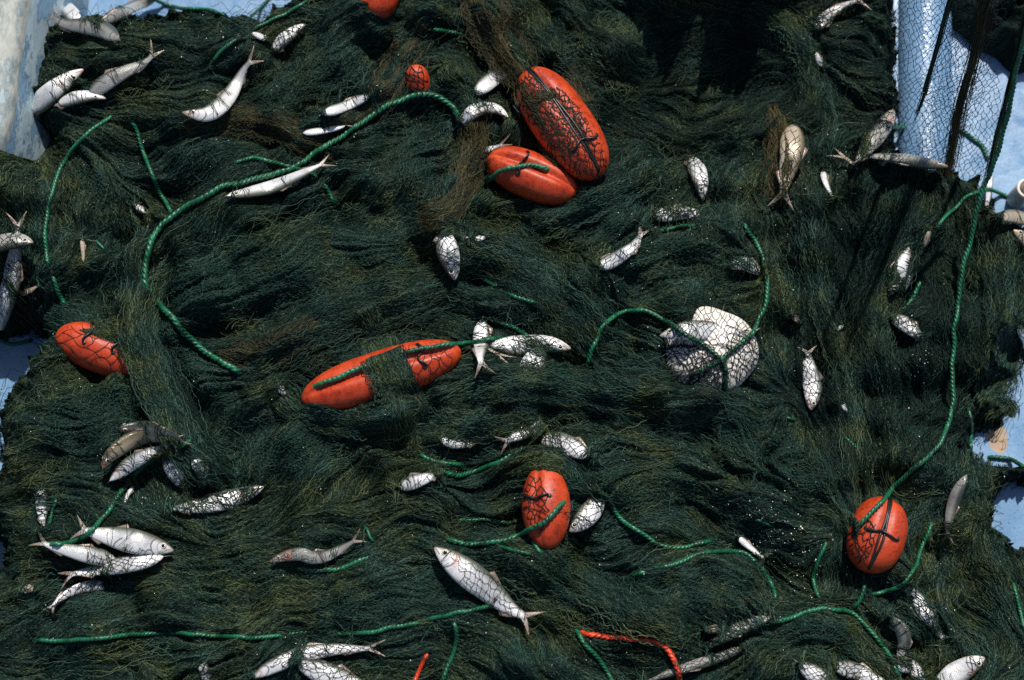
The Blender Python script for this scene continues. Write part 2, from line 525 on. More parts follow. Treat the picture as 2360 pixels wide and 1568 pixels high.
OUT = [(-420, 372), (-60, 365), (-5, 352), (25, 332), (62, 332), (95, 362), (118, 372), (128, 355), (104, 330), (88, 290), (76, 250), (82, 180),
       (100, 110), (118, 62), (150, 40), (215, 52), (300, 36), (370, 52), (400, 26), (470, 26), (530, 42), (580, 46), (640, 36), (700, 6), (760, -30), (900, -700),
       (2060, -700), (2064, 60), (2062, 160), (2072, 240), (2062, 292), (2050, 330), (2120, 372), (2230, 392), (2270, 402), (2268, 440), (2330, 500), (2420, 540), (2760, 560),
       (2760, 720), (2380, 752), (2316, 800), (2296, 850), (2270, 888), (2238, 912), (2226, 940), (2246, 930), (2300, 922), (2318, 938), (2310, 958), (2258, 972),
       (2234, 1010), (2246, 1048), (2300, 1062), (2420, 1080), (2420, 1106), (2322, 1110), (2290, 1150), (2306, 1215), (2350, 1270), (2760, 1300),
       (2760, 1900), (-420, 1900), (-420, 1330), (-6, 1322), (8, 1290), (-4, 1240), (-420, 1230), (-420, 1110), (2, 1102), (10, 1066), (0, 1030), (-8, 990),
       (4, 948), (42, 892), (90, 830), (116, 800), (104, 752), (50, 738), (-10, 760), (-420, 770)]
dist, _, _ = seg_dist(OUT + OUT[:1], ex, ey)
dist = np.where(inside(OUT, ex, ey), dist, -dist)
dist = up(dist) + 5 * band(.01, .03, 90) + 7 * band(.04, .09, 91)

# strokes: where the net's fibres run, and the folds they form  (points, reach px, ridge mm, ridge half width px)
STR = [
    ([(730, 300), (830, 265), (885, 210), (920, 145), (950, 95), (1000, 40)], 50, 13, 24),
    ([(410, 305), (480, 282), (560, 276), (640, 292), (720, 335), (780, 360)], 45, 10, 22),
    ([(1100, -30), (1130, 50), (1170, 120), (1215, 180)], 60, 14, 30),
    ([(1190, -40), (1230, 50), (1290, 130)], 50, 7, 26),
    ([(1060, 30), (940, 45), (820, 95), (720, 170), (650, 260)], 90, 6, 40),
    ([(880, 120), (780, 190), (700, 240)], 60, 0, 30),
    ([(330, 600), (312, 760), (345, 860), (400, 970), (445, 1040), (500, 1090)], 60, 16, 34),
    ([(250, 700), (300, 850), (350, 950)], 50, -6, 20),
    ([(480, 690), (640, 640), (800, 585), (960, 530), (1060, 450)], 110, 9, 55),
    ([(560, 840), (700, 760), (880, 700), (1030, 640)], 90, 9, 40),
    ([(500, 800), (600, 810), (660, 785), (740, 730)], 40, 8, 22),
    ([(1020, 560), (1180, 610), (1300, 690), (1390, 790)], 100, 10, 45),
    ([(1080, 690), (1240, 730), (1340, 820)], 70, 7, 30),
    ([(880, 960), (1080, 890), (1280, 890), (1480, 925), (1700, 955)], 90, 12, 40),
    ([(600, 1090), (700, 985), (850, 950), (1020, 985), (1200, 950)], 80, 10, 40),
    ([(480, 1000), (560, 960), (640, 930)], 60, 8, 30),
    ([(560, 1430), (800, 1340), (1000, 1300), (1240, 1290)], 120, 6, 50),
    ([(1150, 1270), (1300, 1340), (1430, 1400), (1560, 1450)], 80, 9, 34),
    ([(1460, 1360), (1540, 1318), (1640, 1300), (1730, 1330), (1775, 1400)], 70, 8, 30),
    ([(1480, 1420), (1580, 1390), (1690, 1390), (1760, 1430)], 70, 4, 40),
    ([(1690, 1530), (1790, 1468), (1890, 1442), (1980, 1470), (2040, 1540)], 60, 8, 30),
    ([(1870, 500), (1895, 680), (1960, 860), (1985, 1080)], 80, 9, 30),
    ([(1800, 560), (1830, 720), (1880, 860)], 70, -4, 30),
    ([(2110, 440), (2065, 600), (2010, 770), (2020, 950)], 80, 9, 34),
    ([(2290, 500), (2310, 690), (2290, 860), (2200, 990)], 80, 8, 40),
    ([(1230, 530), (1430, 440), (1510, 390)], 70, 7, 30),
    ([(1490, 380), (1460, 470), (1400, 550), (1340, 610)], 50, 6, 24),
    ([(830, 490), (980, 380), (1090, 310)], 60, 8, 34),
    ([(1090, 270), (1085, 360), (1040, 470)], 40, 7, 22),
    ([(0, 1030), (160, 970), (320, 900)], 100, 5, 50),
    ([(40, 1450), (380, 1390), (700, 1400), (900, 1380)], 120, 3, 60),
    ([(-20, 450), (20, 380), (80, 360), (95, 450), (85, 640)], 60, 6, 40),
    ([(1740, 260), (1700, 380), (1690, 520)], 70, 7, 30),
    ([(1740, 30), (1830, 70), (1875, 150), (1875, 250)], 50, 7, 24),
    ([(1300, 60), (1420, 100), (1560, 120), (1700, 90)], 130, 3, 60),
    ([(1500, 240), (1600, 290), (1740, 260)], 90, 5, 40),
    ([(1650, 950), (1632, 1020), (1670, 1085), (1760, 1110)], 35, -7, 12),
    ([(1790, 980), (1760, 1060), (1800, 1140)], 35, -5, 12),
    ([(1400, 1120), (1560, 1080), (1700, 1180), (1800, 1190)], 90, 6, 40),
    ([(2130, 1010), (2090, 1100), (2180, 1080), (2170, 1010)], 40, 6, 24),
    ([(640, 1540), (900, 1500), (1080, 1440)], 80, 4, 40),
    ([(1050, 1380), (1130, 1480), (1250, 1560)], 80, 5, 50),
    ([(1330, 900), (1290, 830), (1340, 760)], 50, -6, 26),
    ([(130, 660), (200, 600), (230, 520), (190, 420)], 70, 5, 40),
    ([(1480, 600), (1600, 560), (1700, 580)], 60, 6, 34),
    ([(1540, 690), (1610, 670), (1700, 660)], 60, 5, 30),
    ([(2240, 1050), (2200, 1200), (2240, 1400)], 90, 4, 40),
    ([(500, 130), (600, 110), (800, 60)], 90, 4, 40),
    ([(150, 120), (260, 130), (400, 110)], 80, 4, 40),
]
ang0 = band(.35, .9, 5)[::S2, ::S2] * 1.1 + .3
c2 = np.cos(2 * ang0) * .35; s2 = np.sin(2 * ang0) * .35
ridge = np.zeros_like(qx)
for pts, reach, amp, hw in STR:
    d, tx, ty = seg_dist(catmull(pts, 40).tolist(), qx, qy)
    th = np.arctan2(-ty, tx)                     # plan y runs down
    wgt = 3 * np.exp(-(d / reach) ** 2)
    c2 += wgt * np.cos(2 * th); s2 += wgt * np.sin(2 * th)
    ridge += amp * MM * (np.exp(-(d / hw) ** 2) - .55 * np.exp(-((d - 1.75 * hw) / (.55 * hw)) ** 2))
FA = up(.5 * np.arctan2(s2, c2) * 0 + np.arctan2(s2, c2))    # doubled angle (kept doubled for lookup)
C2, S2A = up(c2), up(s2)
FANG = .5 * np.arctan2(S2A, C2) + .10 * band(.03, .08, 8) + .30 * band(.08, .22, 81)
FC, FS = np.cos(FANG), np.sin(FANG)

BLOBS = [(1340, 850, 70, -18), (580, 1085, 80, -20), (1640, 190, 170, -38), (330, 800, 60, -5), (600, 590, 160, 18), (430, 370, 120, 10),
         (1600, 1400, 130, 22), (1880, 1520, 120, 26), (1850, 1110, 100, 14), (1720, 1040, 80, 12), (1130, 1500, 140, 14), (2290, 790, 90, 26),
         (950, 410, 90, 16), (1450, 450, 60, 12), (1960, 900, 110, -22), (1470, 830, 70, -12), (2060, 560, 120, -12), (2250, 1340, 120, -34),
         (120, 700, 100, -16), (1080, 560, 90, 10), (300, 200, 130, 12), (760, 130, 120, 14), (1130, 1200, 70, -14), (1640, 1200, 80, -14),
         (1800, 1330, 60, -18), (1420, 1530, 90, -18), (850, 1090, 90, 8), (200, 1120, 120, 6), (560, 740, 90, 6), (2100, 1180, 70, 8), (60, 430, 70, 12), (-40, 440, 90, 52), (-70, 580, 90, 52), (1480, -160, 110, 70), (1600, -180, 105, 125), (1730, -170, 100, 120), (1830, -200, 110, 110), (1560, 60, 90, 16), (1760, 70, 60, 12)]  # unseen mounds past the top edge are added to cast shade below
base = .125 + .035 * np.exp(-((qx - 850) / 750) ** 2 - ((qy - 750) / 560) ** 2)
base = base - .045 / (1 + np.exp(-(qx - 1800) / 170.)) 
for bx, by, br, ba in BLOBS:
    base += 1.2 * ba * MM * np.exp(-((qx - bx) ** 2 + (qy - by) ** 2) / br ** 2)
base = up(base + 1.6 * ridge)
base += np.clip(base - .2, 0, 1) * (.55 * np.clip(band(.05, .12, 61), -1.5, 1.5) + .25 * np.clip(band(.015, .04, 62), -1.5, 1.5))
rr_ = np.clip(dist / 95, 0, 1)
RAMP = np.sqrt(np.clip(1 - (1 - rr_) ** 2, 0, 1))

def lic(N, steps, h):
    acc = N.copy(); wsum = 1.0
    jj, ii = np.meshgrid(np.arange(NY), np.arange(NX), indexing='ij')
    for sgn in (1, -1):
        x = ii.astype(np.float32); y = jj.astype(np.float32)
        dx, dy = FC * sgn, FS * sgn
        for k in range(steps):
            x = x + dx * h; y = y + dy * h
            i = np.clip(x.astype(int), 0, NX - 1); j = np.clip(y.astype(int), 0, NY - 1)
            ndx, ndy = FC[j, i], FS[j, i]
            f = np.where(ndx * dx + ndy * dy < 0, -1.0, 1.0)
            dx, dy = ndx * f, ndy * f
            wk = 1 - k / steps
            acc = acc + wk * N[j, i]; wsum += wk
    acc = acc / acc.std()
    return acc

H0 = base + .011 * band(.08, .2, 21)
LA = lic(band(.03, .075, 22), 38, 3)
LB = lic(band(.012, .028, 25), 30, 2.5)
gain = .45 + .75 * np.clip(band(.12, .35, 29) * .5 + .5, 0, 1)
fine = (.0078 * (np.minimum(np.abs(LA), 2.2) ** .75 - .8) + .0030 * (np.minimum(np.abs(LB), 2.2) ** .8 - .8)) * gain + .0009 * lic(band(.006, .014, 23), 16, 2.0)
HS = np.where(dist > 0, RAMP * H0, -.012)        # without the fine relief
HF = np.where(dist > 0, RAMP * H0 + fine * np.clip(rr_ * 4, 0, 1), -.012)
COVER = np.zeros_like(HF)

def cover(px, py, rad, amp):
    x, y = P(px, py, .14)
    r = rad * PXM
    i0, i1 = int((x - 3 * r - X0) / ST), int((x + 3 * r - X0) / ST); j0, j1 = int((y - 3 * r - Y0) / ST), int((y + 3 * r - Y0) / ST)
    i0, j0 = max(i0, 0), max(j0, 0)
    if i1 <= i0 or j1 <= j0: return
    sx, sy = GX[j0:j1, i0:i1], GY[j0:j1, i0:i1]
    b = amp * MM * np.exp(-((sx - x) ** 2 + (sy - y) ** 2) / r ** 2)
    COVER[j0:j1, i0:i1] = np.maximum(COVER[j0:j1, i0:i1], b)

def on_pile(px, py, off=0.0, A=None):
    """World points of plan points lying on the pile (or on the deck beside it)."""
    A = HS if A is None else A
    px = np.asarray(px, float); py = np.asarray(py, float)
    z = np.full(px.shape, .13) if px.ndim else .13
    for _ in range(9):
        x, y = P(px, py, z)
        z = .5 * z + .5 * (np.maximum(bil(A, x, y), 0) + off)
    x, y = P(px, py, z)
    return x, y, z

# ------------------------------------------------------------------ the setting
dk = np.array([[-1.6, -1.3, 0], [1.6, -1.3, 0], [1.6, 1.4, 0], [-1.6, 1.4, 0]])
tag(mesh_obj('deck', dk, [(0, 1, 2, 3)], M['deck'], smooth=False), kind='structure')

def profile_strip(name, line, prof, mat, parent=None):
    """Sweep a cross-section (list of (across, z)) along plan line points given in world xy."""
    line = np.asarray(line, float)
    t = np.gradient(line, axis=0); t /= np.linalg.norm(t, axis=1)[:, None]
    nrm = np.stack([t[:, 1], -t[:, 0]], 1)
    V, n, k = [], len(line), len(prof)
    for i in range(n):
        for a, z in prof:
            V.append((line[i, 0] + nrm[i, 0] * a, line[i, 1] + nrm[i, 1] * a, z))
    F = [(i * k + j, i * k + j + 1, (i + 1) * k + j + 1, (i + 1) * k + j) for i in range(n - 1) for j in range(k - 1)]
    return mesh_obj(name, V, F, mat, parent)

ln = []
for px, py in [(92, -260), (66, -60), (48, 60), (34, 160), (18, 270), (-10, 360), (-110, 560), (-190, 760), (-200, 1000), (-215, 1300), (-230, 1700)]:
    x, y = P(px, py, .17)
    ln.append((float(x), float(y)))
ln = catmull(ln, .01)[::-1]
wob = smooth1(rng.normal(0, 1, len(ln)), 4) * .003
ln[:, 0] += wob
hull = tag(empty('boat_hull', (ln[len(ln) // 2, 0], ln[len(ln) // 2, 1], 0)), 'weathered grey and blue painted boat side along the picture edge beside the net', 'boat')
# line now runs up the picture: "across" positive is to the right, into the boat
profile_strip('gunwale', ln, [(-.3, .15), (-.3, .16), (-.16, .175), (-.02, .174), (-.006, .171), (.0, .163), (.003, .152)], M['rail'], hull)
profile_strip('hull_side', ln, [(.0015, .156), (.006, .145), (.016, .11), (.03, .06), (.04, .02), (.044, -.01)], M['hull'], hull)

# rounded rib on the deck beside the lifted netting
rl = [tuple(float(c) for c in P(2142, y, .03)) for y in (420, 300, 200, 60, -80, -220, -400)]
rib = tag(empty('deck_rib', (rl[2][0], rl[2][1], 0)), 'rounded wet light blue rib standing behind the stretched open netting', 'boat rib')
rp = [(-.0435 * math.cos(a), .036 * math.sin(a) - .002) for a in np.linspace(0, math.pi, 17)]
profile_strip('rib_face', catmull(rl, .012), rp, M['wetdeck'], rib)
rb0 = rl[0]

# ------------------------------------------------------------------ fish
PROF = np.array([(0, .035), (.02, .10), (.05, .18), (.1, .28), (.17, .38), (.26, .46), (.36, .5), (.46, .49), (.56, .44), (.66, .36), (.76, .25), (.83, .17), (.88, .13), (.9, .125)])
THK = np.array([(0, .02), (.03, .08), (.08, .14), (.16, .2), (.3, .235), (.45, .23), (.6, .18), (.75, .1), (.85, .05), (.9, .03)])
SOLIDS = []          # (verts, faces) for draping

def solid(V, F):
    SOLIDS.append((np.asarray(V, float), F))

FISHGROUP = 'fish caught in the net'
VEILS, NETTED = [], []

def make_fish(label, pts, w, u0=0., u1=1., side=1, roll=0, lift=0., ends=None, mat='fish', eye=True, flags='', deck=False, z=None):
    """pts: plan points from head to tail over the visible part u0..u1 of the fish; w: visible width in plan px."""
    u0 = 0. if u0 < .06 else u0
    u1 = 1. if u1 > .94 else u1
    p = catmull(pts, 6)
    rl_ = math.radians(roll)
    depth = w * PXM / math.sqrt(math.cos(rl_) ** 2 + (.5 * math.sin(rl_)) ** 2)
    lift += 2.4
    off = depth * .235 * .55 * abs(math.cos(rl_)) + depth * .3 * abs(math.sin(rl_)) + lift * MM
    x, y, zz = on_pile(p[:, 0], p[:, 1], off)
    n = max(3, len(zz) // 5)
    zz = smooth1(maxf(zz, 1), n)
    if z is not None:
        zz = np.interp(np.linspace(0, 1, len(zz)), np.linspace(0, 1, len(z)), z)
    x, y = P(p[:, 0], p[:, 1], zz)
    C = np.stack([x, y, zz], 1)
    seg = np.concatenate([[0], np.cumsum(np.linalg.norm(np.diff(C[:, :2], axis=0), axis=1))])
    L = seg[-1] / (u1 - u0)
    uu = u0 + seg / L
    # hidden ends dive into the net
    def ext(c0, t, length):
        m = max(2, int(length / .004))
        s = np.linspace(0, 1, m + 1)[1:, None] * length
        bend = np.clip(s / .03, 0, 1)
        return c0 + np.concatenate([t[None, :2] * s * (1 - .35 * bend), -s * .75 * bend], 1)
    if u0 > .02:
        t = C[0] - C[min(3, len(C) - 1)]; t = t / np.linalg.norm(t)
        e = ext(C[0], t, L * u0)
        C = np.vstack([e[::-1], C]); uu = np.concatenate([np.linspace(0, u0, len(e), endpoint=False), uu])
    if u1 < .98:
        t = C[-1] - C[-4]; t = t / np.linalg.norm(t)
        e = ext(C[-1], t, L * (1 - u1))
        C = np.vstack([C, e]); uu = np.concatenate([uu, np.linspace(u1, 1, len(e) + 1)[1:]])
    NS, NR = 56, 20
    ua, ub = u0, u1
    us = np.concatenate([[0, .006], np.linspace(.016, .9, NS - 2)])
    cen = np.stack([np.interp(us, uu, C[:, i]) for i in range(3)], 1)
    def frame(c):
        t = np.gradient(c, axis=0); t /= np.linalg.norm(t, axis=1)[:, None]
        up_ = np.array([0, 0, 1.])
        s = np.cross(up_, t); s /= np.maximum(np.linalg.norm(s, axis=1), 1e-6)[:, None]      # to the left of the heading
        return t, s, np.cross(t, s)
    flat = cen.copy(); flat[:, 2] = cen[:, 2].mean() + (cen[:, 2] - cen[:, 2].mean()) * .15
    t, s, nn = frame(flat)
    d = math.cos(rl_) * side * s + math.sin(rl_) * nn
    k = np.cross(t, d)
    pd = np.interp(us, PROF[:, 0], PROF[:, 1]) * depth
    tk = np.interp(us, THK[:, 0], THK[:, 1]) * depth
    we = 1.15 * w * PXM
    vis = (ub - ua) * L
    ins = min(.95 * w * PXM, .46 * vis)
    for beyond in ((ua - us) * L + ins if ua > .02 else None, (us - ub) * L + ins if ub < .98 and ub < .85 else None):
        if beyond is None: continue
        k_ = np.sqrt(np.clip(1 - (np.clip(beyond, 0, None) / we) ** 2, .0004, 1))
        pd = pd * k_; tk = tk * k_
    pd[0] *= .3; tk[0] *= .3
    ph = np.linspace(0, 2 * math.pi, NR, endpoint=False)
    V = []; UV = []
    belly = np.where(np.cos(ph) < 0, 1.0, .88)
    for i in range(NS):
        yy = np.cos(ph) * pd[i] * belly
        kk = np.sign(np.sin(ph)) * np.abs(np.sin(ph)) ** .85 * tk[i]
        V.append(cen[i] + d[i] * yy[:, None] + k[i] * kk[:, None])
        UV.append(np.stack([np.full(NR, us[i]), (np.cos(ph) + 1) / 2], 1))
    V = np.vstack(V); UV = np.vstack(UV)
    F = []
    for i in range(NS - 1):
        for j in range(NR):
            j2 = (j + 1) % NR
            F.append((i * NR + j, i * NR + j2, (i + 1) * NR + j2, (i + 1) * NR + j))
    F.append(tuple(range(NR - 1, -1, -1)))
    F.append(tuple((NS - 1) * NR + j for j in range(NR)))
    # forked tail and the two small fins
    def sheet(fn, nu, nv, th):
        nonlocal V, UV, F
        b0 = len(V)
        VV, UU = [], []
        for sg in (1, -1):
            for a in range(nu):
                for b in range(nv):
                    q, kv, uvp = fn(a / (nu - 1), b / (nv - 1) * 2 - 1)
                    VV.append(q + kv * th * sg); UU.append(uvp)
        V = np.vstack([V, VV]); UV = np.vstack([UV, UU])
        for o, rev in ((0, False), (nu * nv, True)):
            for a in range(nu - 1):
                for b in range(nv - 1):
                    f = (b0 + o + a * nv + b, b0 + o + (a + 1) * nv + b, b0 + o + (a + 1) * nv + b + 1, b0 + o + a * nv + b + 1)
                    F.append(f[::-1] if rev else f)
        N2 = nu * nv
        rim = [a * nv for a in range(nu)] + [(nu - 1) * nv + b for b in range(1, nv)] + [a * nv + nv - 1 for a in range(nu - 2, -1, -1)] + list(range(nv - 2, 0, -1))
        for q1, q2 in zip(rim, rim[1:] + rim[:1]):
            F.append((b0 + q1, b0 + N2 + q1, b0 + N2 + q2, b0 + q2))
    tw = rng.normal(0, .25)
    def tail(a, v):
        uq = .865 + a * (.035 + .105 * abs(v) ** .85)
        c = np.array([np.interp(min(uq, 1.0), uu, C[:, i]) for i in range(3)])
        ii = NS - 1
        h = (.115 + .40 * a ** 1.1) * depth * (1. if ub > .8 else .01)
        wave = math.sin(v * 3 + tw * 4) * .03 * depth * a
        return c + d[ii] * v * h + k[ii] * wave, k[ii], (uq, v * .5 + .5)
    sheet(tail, 6, 13, .00035)
    def dorsal(a, v):
        uq = .44 + (v * .5 + .5) * .13 + a * .05
        c = np.array([np.interp(uq, us, cen[:, i]) for i in range(3)])
        ii = int(np.argmin(abs(us - uq)))
        h = np.interp(uq, us, pd) * .62 + a * .26 * depth * (1 - (v * .5 + .5) * .75)
        return c + d[ii] * h, k[ii], (.93, .9)
    sheet(dorsal, 4, 6, .0003)
    def anal(a, v):
        uq = .68 + (v * .5 + .5) * .1 + a * .04
        c = np.array([np.interp(uq, us, cen[:, i]) for i in range(3)])
        ii = int(np.argmin(abs(us - uq)))
        h = -np.interp(uq, us, pd) * .7 - a * .22 * depth * (1 - (v * .5 + .5) * .7)
        return c + d[ii] * h, k[ii], (.93, .2)
    sheet(anal, 4, 6, .0003)
    root = empty('fish', tuple(np.array([cen[NS // 2][0], cen[NS // 2][1], cen[NS // 2][2] - depth * .2])))
    tag(root, label, 'fish', FISHGROUP)
    mesh_obj('body', V, F, M[mat], root, UV)
    solid(V, F)
    if eye and u0 < .05:
        i = int(np.argmin(abs(us - .095)))
        sg = 1 if k[i][2] > 0 else -1
        for sgn in ((sg,) if abs(roll) < 45 else (1, -1)):
            r = .115 * depth
            ec = cen[i] + d[i] * .06 * depth + k[i] * sgn * tk[i] * .97
            ax = k[i] * sgn
            e = disc_dome('eye', ec, ax, t[i], r, r * .4, M['iris'], root)
            disc_dome('pupil', ec + ax * r * .16, ax, t[i], r * .68, r * .34, M['pupil'], e)
    if 'v' in flags:
        VEILS.append((p.copy(), w))
    if 'n' in flags:
        NETTED.append((p.copy(), w, label))
    return root

def disc_dome(name, c, ax, t, r, h, mat, parent):
    ax = ax / np.linalg.norm(ax); a = np.cross(ax, t); a /= np.linalg.norm(a); b = np.cross(ax, a)
    V = [c + ax * h]; F = []
    N, R = 16, 5
    for j in range(1, R + 1):
        q = j / R * math.pi * .62
        for i in range(N):
            p = i / N * 2 * math.pi
            V.append(c + ax * h * math.cos(q) + (a * math.cos(p) + b * math.sin(p)) * r * math.sin(min(q, math.pi / 2)) if q < math.pi / 2 else c + ax * h * math.cos(q) + (a * math.cos(p) + b * math.sin(p)) * r * math.sin(q))
    for i in range(N): F.append((0, 1 + i, 1 + (i + 1) % N))
    for j in range(R - 1):
        for i in range(N):
            F.append((1 + j * N + i, 1 + (j + 1) * N + i, 1 + (j + 1) * N + (i + 1) % N, 1 + j * N + (i + 1) % N))
    return mesh_obj(name, np.array(V), F, mat, parent)

